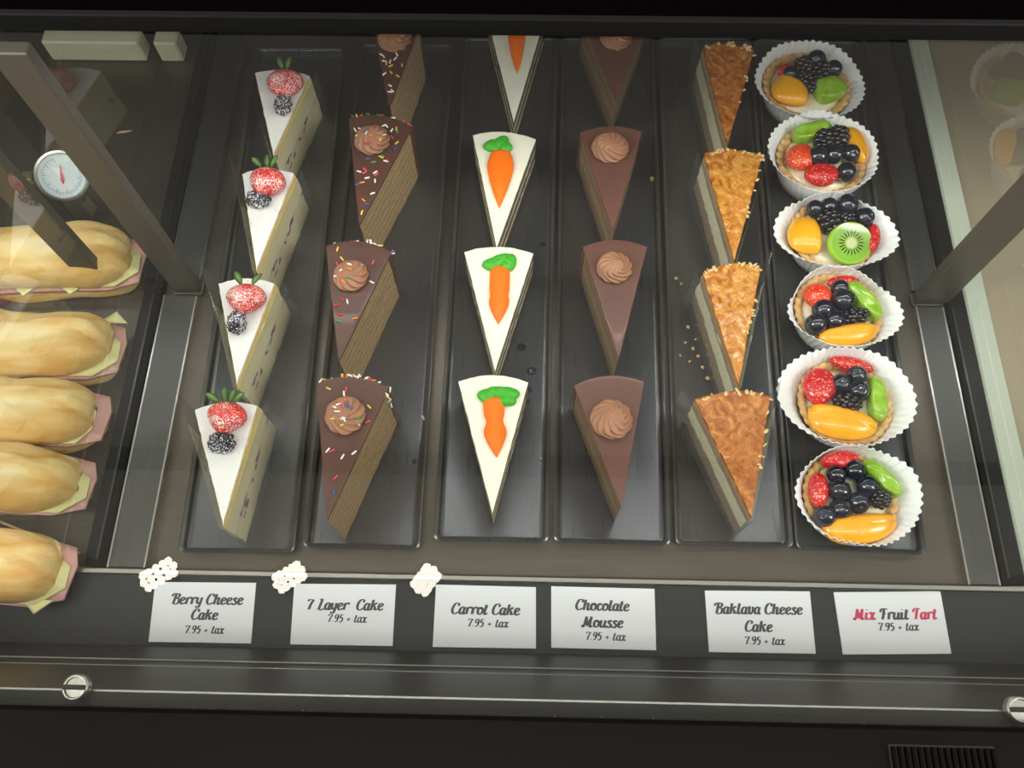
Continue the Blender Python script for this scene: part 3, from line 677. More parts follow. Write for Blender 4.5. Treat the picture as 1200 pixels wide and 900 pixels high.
# ------------------------------------------------------------------ fruit tarts
def paper_mat():
    mt, nt, b = newmat('white_paper'); b.inputs['Base Color'].default_value = srgb(236, 236, 236); b.inputs['Roughness'].default_value = 0.75
    bump(nt, b, 120, 0.12, 0.001); return mt
M['paper'] = paper_mat()
M['crust'] = mottled('tart_crust', [(0.3, srgb(196, 150, 88)), (0.55, srgb(216, 174, 112)), (0.75, srgb(230, 196, 140))], 140, 0.7, bs=420, bst=0.8, bd=0.0012)
M['custard'] = solid('custard', srgb(240, 230, 196), 0.3, bs=120, bst=0.1, coat=0.6)
M['blue'] = mottled('blueberry_skin', [(0.3, srgb(15, 16, 25)), (0.7, srgb(36, 40, 58))], 120, 0.22, coat=0.7, bs=200, bst=0.05)
M['bberry'] = solid('blackberry_skin', srgb(22, 19, 26), 0.18, coat=0.8, bs=100, bst=0.05)
def seeded(name, c1, c2):
    mt = mottled(name, [(0.35, c1), (0.65, c2)], 60, 0.2, coat=0.6); nt = mt.node_tree; b = nt.nodes['Principled BSDF']; N = nt.nodes.new; L = nt.links.new
    tc = N('ShaderNodeTexCoord'); v = N('ShaderNodeTexVoronoi'); v.inputs['Scale'].default_value = 330; L(tc.outputs['Object'], v.inputs['Vector'])
    cr = ramp(nt, [(0.16, (1, 1, 1, 1)), (0.24, (0, 0, 0, 1))]); L(v.outputs['Distance'], cr.inputs[0])
    mi = N('ShaderNodeMix'); mi.data_type = 'RGBA'; L(cr.outputs[0], mi.inputs['Factor']); src = b.inputs['Base Color'].links[0].from_socket
    L(src, mi.inputs['A']); mi.inputs['B'].default_value = srgb(236, 190, 110); L(mi.outputs['Result'], b.inputs['Base Color'])
    bn = N('ShaderNodeBump'); bn.inputs['Strength'].default_value = 0.8; bn.inputs['Distance'].default_value = 0.0012; L(v.outputs['Distance'], bn.inputs['Height'])
    n2 = N('ShaderNodeTexNoise'); n2.inputs['Scale'].default_value = 110; L(tc.outputs['Object'], n2.inputs['Vector'])
    b2 = N('ShaderNodeBump'); b2.inputs['Strength'].default_value = 0.5; b2.inputs['Distance'].default_value = 0.002; L(n2.outputs[0], b2.inputs['Height']); L(b2.outputs[0], b.inputs['Coat Normal']); L(bn.outputs[0], b.inputs['Normal'])
    return mt
M['straw'] = seeded('glazed_strawberry', srgb(192, 18, 30), srgb(220, 44, 42))
M['straw_o'] = seeded('glazed_orange_strawberry', srgb(222, 48, 28), srgb(240, 84, 36))
M['mango'] = mottled('glazed_mango', [(0.3, srgb(240, 160, 10)), (0.7, srgb(250, 184, 34))], 35, 0.3, coat=0.35, bs=90, bst=0.3, bd=0.002)
M['kiwi'] = mottled('glazed_kiwi', [(0.3, srgb(118, 164, 32)), (0.55, srgb(150, 192, 52)), (0.75, srgb(178, 212, 90))], 90, 0.25, coat=0.5, bs=160, bst=0.35, stretch=(1, 1, .3))
def kiwi_cut():
    mt, nt, b = newmat('kiwi_cut'); N = nt.nodes.new; L = nt.links.new
    tc = N('ShaderNodeTexCoord'); ln = N('ShaderNodeVectorMath'); ln.operation = 'LENGTH'; L(tc.outputs['Object'], ln.inputs[0])
    dv = N('ShaderNodeMath'); dv.operation = 'DIVIDE'; L(ln.outputs['Value'], dv.inputs[0]); dv.inputs[1].default_value = 0.024
    cr = ramp(nt, [(0.0, srgb(214, 220, 160)), (0.24, srgb(206, 216, 150)), (0.34, srgb(140, 186, 52)), (0.85, srgb(128, 180, 40)), (1.0, srgb(160, 204, 60))]); L(dv.outputs[0], cr.inputs[0])
    gr = N('ShaderNodeTexGradient'); gr.gradient_type = 'RADIAL'; L(tc.outputs['Object'], gr.inputs[0])
    mu = N('ShaderNodeMath'); mu.operation = 'MULTIPLY'; L(gr.outputs[1], mu.inputs[0]); mu.inputs[1].default_value = 20 * 2 * PI
    sn = N('ShaderNodeMath'); sn.operation = 'SINE'; L(mu.outputs[0], sn.inputs[0])
    g1 = N('ShaderNodeMapRange'); L(sn.outputs[0], g1.inputs[0]); g1.inputs[1].default_value = 0.15; g1.inputs[2].default_value = 0.35
    band = ramp(nt, [(0.30, (0, 0, 0, 1)), (0.36, (1, 1, 1, 1)), (0.52, (1, 1, 1, 1)), (0.64, (0, 0, 0, 1))]); L(dv.outputs[0], band.inputs[0])
    mm = N('ShaderNodeMath'); mm.operation = 'MULTIPLY'; L(g1.outputs[0], mm.inputs[0]); L(band.outputs[0], mm.inputs[1])
    mi = N('ShaderNodeMix'); mi.data_type = 'RGBA'; L(mm.outputs[0], mi.inputs['Factor']); L(cr.outputs[0], mi.inputs['A']); mi.inputs['B'].default_value = srgb(34, 38, 16)
    L(mi.outputs['Result'], b.inputs['Base Color']); b.inputs['Roughness'].default_value = 0.2; b.inputs['Coat Weight'].default_value = 0.7; return mt
M['kiwi_cut'] = kiwi_cut()
def cup(mb, rb, rx, ry, hz, cx, cy, fl, seed, pinch=None, rs_=0.0):
    """fluted paper cup; walls differ in lean round the rim"""
    n = 44 * 6; rs = []; th = 0.0004
    prof = [(0.0, 0.0), (0.10, 0.03), (0.20, 0.30), (0.34, 0.52), (0.62, 0.76), (1.0, 1.0)]
    def pt(a, u, zf, d):
        w = noise.noise(Vector((math.cos(a) * 1.3 + seed, math.sin(a) * 1.3, 0.5)))
        ca, sa = math.cos(a), math.sin(a)
        rim = 1.0 / math.sqrt((ca / rx) ** 2 + (sa / ry) ** 2)
        rim *= 1 + 0.07 * w
        fr = math.asin(math.sin(44 * a)) * 2 / PI     # sharp pleats
        r = rb + (rim - rb) * u + fr * fl * (0.15 + 0.85 * u) + d
        lift = hz * (1 + (pinch(a) if pinch else 0)) * (1 + 0.12 * w)
        z = lift * zf + fr * 0.0006 * u
        X, Y = cx * u + r * ca, cy * u + r * sa; q = math.hypot(X, Y)
        need = rs_ * (0.78 + 0.24 * min(1.0, z / 0.026)) * 1.05 + d + fr * fl * 0.3
        if u > 0.05 and q < need: X *= need / q; Y *= need / q
        return (X, Y, z + 0.0006)
    out = [[pt(2 * PI * j / n, u, zf, 0) for j in range(n)] for u, zf in prof]
    inn = [[(x, y, z + (th if k == 0 else 0)) for x, y, z in [pt(2 * PI * j / n, u, zf, -th * 1.5) for j in range(n)]] for k, (u, zf) in enumerate(prof)]
    mb.rings([[(p[0] * 0.02, p[1] * 0.02, 0.0006) for p in out[0]]] + out + inn[::-1] + [[(p[0] * 0.02, p[1] * 0.02, 0.0006 + th) for p in inn[0]]])
    return mb
def blueberry(mb, c, r, rnd):
    ax = Matrix.Rotation(rnd.uniform(0, 6.28), 3, 'Z') @ Matrix.Rotation(rnd.uniform(0.2, 1.5), 3, 'X')
    mb.ellip(c, (r, r, r * .92), 24, 16, ax, lambda q, u, t: q * (1 - 0.16 * math.exp(-(t / .20) ** 2) + 0.06 * (1 + .4 * math.cos(5 * u)) * math.exp(-((t - .36) / .11) ** 2)))
# fruit: (kind, px, py, half width px, half height px, rotation in degrees in the picture)
TARTS = [
 ((945, 101), 50, (951, 97), 65, 56, 0.034, [('mango', 928, 106, 21, 17, -25), ('straw', 923, 83, 11, 9, 30), ('blue', 926, 86, 9), ('bb', 941, 78, 11, 11, 0), ('blue', 956, 71, 11), ('bb', 961, 83, 12, 11, 0), ('blue', 976, 81, 10), ('bb', 946, 97, 9, 15, 20), ('kiwi', 971, 105, 17, 15, 25)],
  'fruit tart at the back of its tray, mango left and kiwi right'),
 ((962, 188), 51, (964, 179), 63, 58, 0.034, [('kiwi', 951, 155, 22, 10, 22), ('straw_o', 938, 184, 17, 15, 50), ('straw', 963, 205, 19, 14, 5), ('mango', 1001, 170, 11, 25, 12), ('bb', 966, 163, 12, 11, 0), ('bb', 982, 160, 12, 12, 0), ('blue', 958, 184, 12), ('blue', 977, 181, 11), ('blue', 997, 180, 10), ('blue', 992, 202, 11)],
  'fruit tart second from the back, two whole red strawberries at its front'),
 ((975, 276), 48, (978, 274), 72, 47, 0.034, [('mango', 947, 276, 19, 23, -8), ('kiwi_cut', 995, 286, 26, 20, 25), ('straw', 1024, 279, 7, 18, -10), ('blue', 955, 245, 10), ('blue', 971, 242, 10), ('blue', 993, 240, 12), ('bb', 971, 259, 13, 15, 0), ('bb', 991, 257, 11, 10, 0), ('blue', 1013, 255, 11)],
  'fruit tart third from the back, round kiwi slice facing up with its dark seeds'),
 ((982, 365), 50, (990, 366), 66, 46, 0.034, [('straw_o', 958, 347, 15, 15, 0), ('straw', 988, 331, 18, 8, 5), ('kiwi', 1011, 352, 9, 27, 32), ('blue', 984, 338, 10), ('blue', 964, 363, 12), ('blue', 988, 352, 13), ('blue', 956, 380, 12), ('blue', 978, 376, 12), ('bb', 1002, 371, 17, 10, 15), ('mango', 994, 391, 32, 13, 12)],
  'fruit tart third from the front, orange red strawberry at its back left'),
 ((990, 472), 54, (991, 465), 81, 62, 0.036, [('straw', 960, 453, 18, 22, -15), ('straw', 998, 428, 24, 9, -14), ('kiwi', 1027, 468, 9, 26, -5), ('mango', 987, 492, 36, 19, -8), ('blue', 985, 450, 11), ('blue', 1004, 440, 11), ('blue', 1006, 458, 12), ('bb', 993, 472, 17, 11, -10)],
  'fruit tart second from the front, in the widest paper cup of the six'),
 ((996, 583), 54, (1006, 581), 74, 60, 0.036, [('straw', 985, 540, 21, 11, 8), ('straw', 959, 575, 11, 20, -5), ('kiwi', 1032, 561, 9, 26, 40), ('mango', 1007, 616, 40, 17, 10), ('blue', 980, 556, 11), ('blue', 1001, 551, 12), ('blue', 983, 575, 13), ('blue', 1016, 570, 13), ('blue', 1006, 589, 12), ('bb', 1032, 585, 11, 11, 0), ('blue', 985, 597, 12), ('blue', 966, 605, 12)],
  'fruit tart nearest its price card, eight dark berries between kiwi and mango')]
for k, (sc_, sr, cc, crx, cry, ch, fruit, label) in enumerate(TARTS):
    zt = 0.026
    c0 = at(sc_[0], sc_[1], zt + TZ); o = Vector((c0.x, c0.y, TZ)); rnd = random.Random(k + 11)
    root = empty('fruit_tart', o); tag(root, label, 'tart', 'mixed fruit tarts')
    R0 = sr * mpp(sc_[0], sc_[1], zt)
    cpt = at(cc[0], cc[1], ch + TZ) - o; mpc = mpp(cc[0], cc[1], ch)
    cup(MB(), R0 * 0.76, crx * mpc, cry * mpc, ch, cpt.x, cpt.y, 0.0013, k * 3.7, lambda a: 0.12 * abs(math.sin(a)), rs_=R0).build('paper_cup', M['paper'], root, True, auto=60)
    nsc = 30
    def mod(a, i, r, z):
        if r < R0 * .5: return (r, z)
        s_ = abs(math.sin(nsc * a / 2 + k)) ; j = noise.noise(Vector((math.cos(a) * 6, math.sin(a) * 6, z * 200 + k)))
        f = 1.0 if i < 8 else 0.4
        return (r * (1 + (0.045 * s_ - 0.015) * f + 0.012 * j), z + 0.0012 * s_ * (1 if 3 <= i <= 6 else 0) + 0.0006 * j)
    MB().lathe([(0.001, 0.0015), (R0 * .74, 0.0015), (R0 * .80, 0.004), (R0 * .95, zt - 0.004), (R0 * 1.0, zt - 0.0008), (R0 * .97, zt + 0.0008), (R0 * .88, zt + 0.001), (R0 * .82, zt - 0.0012), (R0 * .80, zt - 0.006), (R0 * .5, zt - 0.0075), (0.001, zt - 0.0075)], 180, mod=mod).build('tart_shell', M['crust'], root)
    MB().lathe([(R0 * .81, zt - 0.0085), (R0 * .805, zt - 0.003), (R0 * .6, zt - 0.0005), (R0 * .3, zt + 0.001), (0.0005, zt + 0.001)], 48).build('custard', M['custard'], root)
    for fi, f in enumerate(fruit):
        kind, px, py = f[0], f[1], f[2]
        fs = 1.10 if kind in ('blue', 'bb', 'straw', 'straw_o') else 1.05; f = (f[0], f[1], f[2], f[3] * fs) + tuple(q * fs for q in f[4:5]) + tuple(f[5:])
        zf = zt + {'mango': .006, 'straw': .007, 'straw_o': .008, 'kiwi': .006, 'kiwi_cut': .009, 'blue': .009, 'bb': .010}[kind]
        mp_ = mpp(px, py, zf); p = at(px, py, zf + TZ) - o; p.z = zf
        dxy = Vector((p.x, p.y)).length
        if kind == 'blue':
            mb = MB(); blueberry(mb, p, f[3] * mp_, rnd); mb.build('blueberry', M['blue'], root)
        elif kind == 'bb':
            a, b = f[3] * mp_, f[4] * mp_; mb = MB(); drupelets(mb, p, (a * .76, b * .76, min(a, b) * .76), 34, min(a, b) * .32, Matrix.Rotation(R(f[5]), 3, 'Z'), fi + k * 10); mb.build('blackberry', M['bberry'], root)
        elif kind in ('straw', 'straw_o'):
            a, b = f[3] * mp_, f[4] * mp_; mb = MB(); rot = Matrix.Rotation(R(f[5]), 3, 'Z')
            mb.ellip(p, (a, b, min(a, b, 0.010) * .9), 26, 16, rot, lambda q, u, t: Vector((q.x * (1 - 0.18 * max(0, -q.y)), q.y, q.z)))
            mb.build('strawberry', M[kind], root)
        elif kind == 'mango':
            a, b = f[3] * mp_, f[4] * mp_; mb = MB(); rot = Matrix.Rotation(R(f[5]), 3, 'Z')
            sg = 1 if a > b else 0
            a *= 1.08; b *= 1.22 if sg else 1.05; a *= 1.0 if sg else 1.12
            mb.ellip(p, (a, b, 0.0095), 36, 18, rot, lambda q, u, t: Vector((math.copysign(abs(q.x) ** .8, q.x), math.copysign(abs(q.y) ** .8, q.y), math.copysign(abs(q.z) ** 1.25, q.z))))
            inw = Vector((-p.x, -p.y, 0)).normalized(); vv = []
            for q in mb.v:      # flat cut side towards the middle, round side along the crust
                e = Vector(q) - p; dd = e.dot(inw); tt = (e - inw * dd).length / max(a, b)
                e += inw * (-0.42 * dd if dd > 0 else 0.10 * tt * tt * max(a, b)); e.z += 0.12 * (dd if dd > 0 else 0)
                vv.append(tuple(p + e))
            mb.v = vv
            mb.build('mango_slice', M['mango'], root)
        elif kind == 'kiwi':
            a, b = f[3] * mp_, f[4] * mp_; mb = MB(); rot = Matrix.Rotation(R(f[5] if f[3] > f[4] else -f[5] * -1), 3, 'Z')
            if kind == 'kiwi': mb.ellip(p, (a, b, 0.009), 26, 16, rot, lambda q, u, t: Vector((math.copysign(abs(q.x) ** .6, q.x), math.copysign(abs(q.y) ** .6, q.y), math.copysign(abs(q.z) ** .45, q.z) + .12 * math.sin(q.y * 5 + q.x * 3))))
            mb.build('kiwi_slice', M['kiwi'], root)
        else:
            a = 0.024
            mb = MB(); mb.lathe([(0.0004, -0.003), (a * .96, -0.003), (a, -0.0018), (a, 0.0018), (a * .965, 0.003), (a * .5, 0.0032), (0.0004, 0.0032)], 48)
            ob_ = mb.build('kiwi_slice', M['kiwi_cut'], root, True, auto=50); ob_.location = (p.x, p.y, p.z + .001); ob_.rotation_euler = (R(24), R(6), R(20)); ob_.scale = (1, 0.86, 1)

# ------------------------------------------------------------------ price cards with hand-lettered script
GL = {
 'B': (.52, [[(.05, .56), (.04, .66), (.13, .76), (.30, .77), (.44, .72), (.45, .55), (.28, .42)], [(.25, .76), (.21, .4), (.16, .02)], [(.28, .42), (.46, .36), (.47, .12), (.32, -.01), (.14, .04)]]),
 'e': (.36, [[(.07, .22), (.22, .28), (.30, .40), (.21, .50), (.09, .38), (.07, .16), (.17, 0), (.35, .12)]]),
 'r': (.33, [[(.11, .5), (.07, 0)], [(.09, .28), (.16, .45), (.25, .51), (.32, .47), (.29, .40)]]),
 'y': (.38, [[(.08, .5), (.06, .2), (.14, .05), (.27, .18)], [(.33, .5), (.28, .1), (.22, -.2), (.10, -.24), (.05, -.14)]]),
 'C': (.44, [[(.38, .56), (.42, .68), (.32, .77), (.18, .70), (.07, .42), (.08, .14), (.22, 0), (.43, .14)]]),
 'h': (.44, [[(.14, .76), (.07, 0)], [(.09, .26), (.20, .47), (.32, .46), (.29, .12), (.34, 0), (.44, .10)]]),
 's': (.32, [[(.28, .40), (.21, .50), (.11, .43), (.16, .29), (.26, .17), (.19, 0), (.06, .02), (.05, .12)]]),
 'k': (.45, [[(.14, .76), (.07, 0)], [(.39, .45), (.33, .51), (.11, .25)], [(.16, .30), (.27, .25), (.31, .03), (.44, .10)]]),
 'a': (.40, [[(.32, .40), (.22, .50), (.09, .38), (.06, .15), (.14, 0), (.27, .14), (.32, .44)], [(.34, .50), (.28, .10), (.33, 0), (.40, .09)]]),
 '7': (.38, [[(.06, .60), (.08, .72), (.36, .72)], [(.36, .72), (.24, .42), (.15, 0)]]),
 'L': (.45, [[(.27, .76), (.20, .40), (.14, .05)], [(.03, .03), (.14, .06), (.27, -.03), (.43, .08)], [(.15, .70), (.20, .77), (.30, .74)]]),
 'o': (.38, [[(.20, .5), (.08, .38), (.07, .12), (.18, 0), (.31, .12), (.32, .38), (.20, .5), (.24, .40), (.38, .42)]]),
 'l': (.24, [[(.14, .76), (.07, .14), (.12, 0), (.24, .09)]]),
 'c': (.33, [[(.28, .38), (.21, .50), (.09, .38), (.07, .13), (.18, 0), (.33, .12)]]),
 't': (.26, [[(.15, .70), (.08, .14), (.13, 0), (.26, .09)], [(.03, .49), (.24, .51)]]),
 'M': (.66, [[(.03, .14), (.06, .0), (.13, .12), (.22, .75)], [(.22, .75), (.31, .08)], [(.31, .08), (.52, .75)], [(.52, .75), (.47, .12), (.52, 0), (.62, .10)]]),
 'u': (.42, [[(.09, .5), (.06, .14), (.14, 0), (.28, .18)], [(.34, .5), (.29, .10), (.34, 0), (.42, .09)]]),
 'v': (.37, [[(.03, .46), (.10, .50), (.10, .12), (.17, 0), (.29, .16), (.31, .44), (.25, .50), (.37, .46)]]),
 'i': (.24, [[(.11, .5), (.07, .12), (.12, 0), (.24, .09)], [(.125, .66), (.135, .70)]]),
 'x': (.42, [[(.03, .42), (.11, .50), (.18, .40), (.23, .08), (.30, 0), (.39, .09)], [(.38, .48), (.31, .47), (.20, .25), (.10, .02), (.03, .04)]]),
 'F': (.44, [[(.05, .52), (.05, .66), (.16, .76), (.45, .73)], [(.25, .74), (.20, .3), (.14, 0)], [(.12, .38), (.36, .40)]]),
 'T': (.44, [[(.06, .50), (.06, .66), (.18, .77), (.46, .73)], [(.28, .75), (.22, .3), (.17, 0)]]),
 '9': (.38, [[(.30, .55), (.22, .36), (.09, .42), (.10, .66), (.22, .73), (.32, .60), (.27, .18), (.12, 0)]]),
 '5': (.37, [[(.34, .72), (.14, .72)], [(.14, .72), (.11, .42), (.25, .44), (.30, .22), (.20, 0), (.06, .05)]]),
 '.': (.16, [[(.06, .02), (.075, .06)]]), '+': (.40, [[(.05, .27), (.33, .27)], [(.19, .42), (.19, .12)]]), ' ': (.24, [])}
def crom(P, n=7):
    if len(P) == 2: return [Vector(P[0]).lerp(Vector(P[1]), i / 4) for i in range(5)]
    P = [Vector(p) for p in P]; out = []
    for i in range(len(P) - 1):
        a = P[i - 1] if i else P[0] * 2 - P[1]; b, c = P[i], P[i + 1]; d = P[i + 2] if i + 2 < len(P) else P[-1] * 2 - P[-2]
        for j in range(n):
            t = j / n; out.append(0.5 * ((2 * b) + (c - a) * t + (2 * a - 5 * b + 4 * c - d) * t * t + (3 * b - a - 3 * c + d) * t ** 3))
    out.append(P[-1]); return out
HX = 1.25      # width of the script
def lettering(mb, text, size, cx, base, xf, thick=0.16, thin=0.065):
    wtot = sum(GL[ch][0] for ch in text) * size * HX; x = cx - wtot / 2; nst = 0
    for ch in text:
        adv, strokes = GL[ch]
        for s in strokes:
            nst += 1; zt_ = 0.0002 + 0.000012 * (nst % 9)
            C = crom(s); n = len(C); L_ = []; R_ = []
            for i, p in enumerate(C):
                d = (C[min(i + 1, n - 1)] - C[max(i - 1, 0)]); d = d.normalized() if d.length > 0 else Vector((0, 1))
                up = d.y > 0.25
                wv = thin + (thick - thin) * abs(d.y) ** 1.3 * (0.75 if up else 1.0)
                if ch == '+': wv = 0.085
                if ch == '.' or (ch == 'i' and s is strokes[-1]): wv = thick
                q = Vector((-d.y, d.x)) * wv / 2
                L_.append(p + q); R_.append(p - q)
            rs = []
            for a, b in zip(L_, R_):
                pts = []
                for q in (a, b):
                    X, Y = x + (q.x + 0.10 * q.y) * size * HX, base + q.y * size; pts.append((X, Y))
                rs.append([xf(*pts[0], 0.00005), xf(*pts[0], zt_), xf(*pts[1], zt_), xf(*pts[1], 0.00005)])
            mb.rings(rs)
        x += adv * size * HX
CARDS = [
 (((182, 682), (300, 683), (174, 752), (294, 754)), [('Berry Cheese', .155, .53, .63), ('Cake', .155, .52, .375), ('7.95 + tax', .115, .535, .15)], 'white price card reading Berry Cheese Cake in front of the berry slices'),
 (((345, 684), (464, 685), (340, 755), (460, 757)), [('7 Layer  Cake', .155, .51, .57), ('7.95 + tax', .115, .54, .37)], 'white price card reading 7 Layer Cake in front of the sprinkled slices'),
 (((511, 685), (628, 688), (507, 758), (628, 760)), [('Carrot Cake', .155, .50, .53), ('7.95 + tax', .115, .53, .33)], 'white price card reading Carrot Cake in front of the carrot slices'),
 (((646, 687), (767, 690), (646, 759), (769, 762)), [('Chocolate', .155, .49, .62), ('Mousse', .155, .49, .345), ('7.95 + tax', .115, .52, .14)], 'white price card reading Chocolate Mousse in front of the mousse slices'),
 (((826, 692), (949, 693), (831, 764), (956, 766)), [('Baklava Cheese', .155, .49, .62), ('Cake', .155, .48, .335), ('7.95 + tax', .115, .53, .13)], 'white price card reading Baklava Cheese Cake in front of the baklava slices'),
 (((977, 694), (1102, 693), (988, 767), (1115, 766)), [('Mix Fruit Tart', .155, .535, .55), ('7.95 + tax', .115, .55, .37)], 'white price card reading Mix Fruit Tart with two red words')]
CZ = 0.0115
for q4, lines, label in CARDS:
    P = [at(*p, CZ) for p in q4]; c = sum(P, Vector()) / 4; c.z = CZ - 0.0012
    tl, tr_, bl, br = [p - c for p in P]
    root = empty('price_card', c); tag(root, label, 'price card', 'price cards on the front ledge')
    mb = MB(); z0, z1 = 0.0, 0.0012
    mb.add([(p.x, p.y, z) for z in (z0, z1) for p in (bl, br, tr_, tl)], [(3, 2, 1, 0), (4, 5, 6, 7), (0, 1, 5, 4), (1, 2, 6, 5), (2, 3, 7, 6), (3, 0, 4, 7)])
    mb.build('card', M['card'], root, False)
    asp = (tr_ - tl).length / (tl - bl).length
    def xf(u, v, dz, tl=tl, tr_=tr_, bl=bl, br=br, asp=asp):
        u = u / asp
        p = (bl.lerp(br, u)).lerp(tl.lerp(tr_, u), v); return (p.x, p.y, z1 + dz)
    for text, size, cx, base in lines:
        s = size * 1.46
        if text.startswith('Mix'):
            wds = [('Mix', M['red_ink']), (' Fruit ', M['ink']), ('Tart', M['red_ink'])]
            tot = sum(sum(GL[ch][0] for ch in t_) for t_, _ in wds) * s * HX; x = cx * asp - tot / 2
            for t_, mt in wds:
                wv = sum(GL[ch][0] for ch in t_) * s * HX; mb = MB(); lettering(mb, t_, s, x + wv / 2, base, xf); x += wv
                lo = mb.build('lettering', mt, root, False)
                if mt is M['red_ink']: lo['label'] = 'red lettering'
        else:
            mb = MB(); lettering(mb, text, s, cx * asp, base, xf, thick=0.16 if size > .12 else 0.13); mb.build('lettering', M['ink'], root, False)

# ------------------------------------------------------------------ baguette sandwiches behind the left partition
M['bread'] = mottled('baguette_crust', [(0.22, srgb(206, 146, 70)), (0.40, srgb(226, 178, 100)), (0.55, srgb(238, 206, 142)), (0.72, srgb(246, 232, 196))], 26, 0.5, 9, 220, 0.6, 0.0014, stretch=(0.5, 1.5, 1), distort=0.6)
M['ham'] = mottled('ham', [(0.3, srgb(206, 146, 138)), (0.7, srgb(222, 172, 162))], 40, 0.35, bs=120, bst=0.2)
M['cheese'] = mottled('cheese', [(0.3, srgb(228, 218, 150)), (0.7, srgb(236, 228, 168))], 20, 0.4, bs=80, bst=0.05)
def loaf(mb, L, wy, z0, h, seed, flat=False, slash=True):
    """half loaf along -X from its rounded right end at x = 0"""
    rs = []; n = 40; K = 44
    for i in range(K + 1):
        u = i / K
        x = -L * u
        e = min(1.0, math.sqrt(max(0.0, 1 - (1 - min(1, u / 0.20)) ** 2.2))) * min(1.0, math.sqrt(max(0.0, 1 - max(0, (u - .85) / .15) ** 2.2)))
        e = max(e, 0.05); ring = []
        for j in range(n):
            a = 2 * PI * j / n; c, s = math.cos(a), math.sin(a)
            y = math.copysign(abs(c) ** .8, c) * wy * (0.35 + 0.65 * e)
            z = (abs(s) ** .75) * h * (0.25 + .75 * e) if s > 0 else -abs(s) * 0.004
            if flat: z = min(z, h)
            if slash and s > 0:
                g = (c + 0.05 - 0.16 * math.sin(u * 8 + seed)) / 0.15
                z -= 0.006 * e * math.exp(-g * g); z += 0.005 * e * math.exp(-((g - 1.5) / .7) ** 2)
            nn = noise.noise(Vector((x * 40 + seed, y * 40, a)))
            n2 = noise.noise(Vector((x * 16 + seed, y * 16, 4.0))); ring.append((x + 0.003 * nn, y + 0.002 * nn + 0.004 * n2, z0 + z + 0.0014 * nn + 0.003 * n2))
        rs.append(ring)
    return mb.rings(rs)
def sheet(mb, pts, z, sag, t=0.0016):
    n = len(pts); c = Vector((sum(p[0] for p in pts) / n, sum(p[1] for p in pts) / n)); rs = []
    D = []
    for i in range(n):
        a, b = Vector(pts[i]), Vector(pts[(i + 1) % n])
        for j in range(6): D.append(a.lerp(b, j / 6))
    def zz(p): return z + sag * (((p - c).length) / 0.05) ** 2 + 0.0008 * noise.noise(Vector((p.x * 90, p.y * 90, z * 50)))
    for k, dz in ((0.02, 0), (0.5, 0), (1.0, 0), (1.0, t), (0.5, t), (0.02, t)):
        rs.append([((c + (p - c) * k).x, (c + (p - c) * k).y, zz(c + (p - c) * k) + dz) for p in D])
    return mb.rings(rs)
#          right end px, centre py, half depth px, rotation, cheese tip x, ham tip x, label
SAND = [
 (172, 305, 40, 0.05, 'ham and cheese baguette farthest back, crossed by a black post', [(-.03, .036), (-.075, .037)], [(-.055, -.036), (-.10, -.036)]),
 (130, 399, 41, 0.0, 'ham and cheese baguette second from the back, big cheese corner at its end', [(-.004, .033)], [(-.06, -.038), (-.085, -.037)]),
 (134, 481, 39, -0.02, 'ham and cheese baguette in the middle of the five, one long slash on its crust', [], []),
 (104, 561, 40, -0.03, 'ham and cheese baguette second from the front, rough floury split along its top', [], [(-.075, -.038)]),
 (79, 666, 44, -0.06, 'ham and cheese baguette nearest the front, cheese corner hanging below its end', [], [(-.012, -.045), (-.10, -.04)])]
BREAD_R = [-0.402, -0.404, -0.398, -0.409, -0.414]
for k, (rx_, cy, hd, rot, label, ctop, cbot) in enumerate(SAND):
    zc = 0.040
    p = at(rx_, cy, zc); o = Vector((min(p.x, -0.388), p.y + (0.010 if k == 0 else 0), 0.0)); rnd = random.Random(k)
    root = empty('baguette_sandwich', o, rot); tag(root, label, 'sandwich', 'baguette sandwiches behind the glass')
    wy = hd * mpp(rx_, cy, zc) * 0.97
    L = 0.21
    loaf(MB(), L, wy * .95, 0.003, 0.018, k * 3.1, slash=False).build('bottom_bun', M['bread'], root)
    loaf(MB(), L, wy, 0.029, 0.029, k * 5.7 + 1).build('top_bun', M['bread'], root)
    hm = MB(); e = 0.011
    sheet(hm, [(-.19, -wy * .98), (-.02, -wy * 1.02), (e * .7, -wy * .75), (e, wy * .2), (e * .6, wy * .7), (-.03, wy * .95), (-.19, wy * .95)], 0.0215, -0.0014, 0.003); hm.build('ham', M['ham'], root)
    cm = MB()
    ce = 0.009 if k != 2 else 0.0
    sheet(cm, [(-.19, -wy * .85), (-.05, -wy * .97), (-.012, -wy * .96), (ce, -wy * .45), (ce * .9, wy * .15), (-.02, wy * .75), (-.19, wy * .8)], 0.0262, -0.0008, 0.0018)
    for (tx, ty) in ctop + cbot:
        s = 1 if ty > 0 else -1; yb = s * wy * .8; yt = s * (wy + 0.006) 
        sheet(cm, [(tx - .014, yb), (tx + .014, yb), (tx + .001, yt)], 0.0255 - 0.001, -0.0006, 0.0016)
    cm.build('cheese', M['cheese'], root)

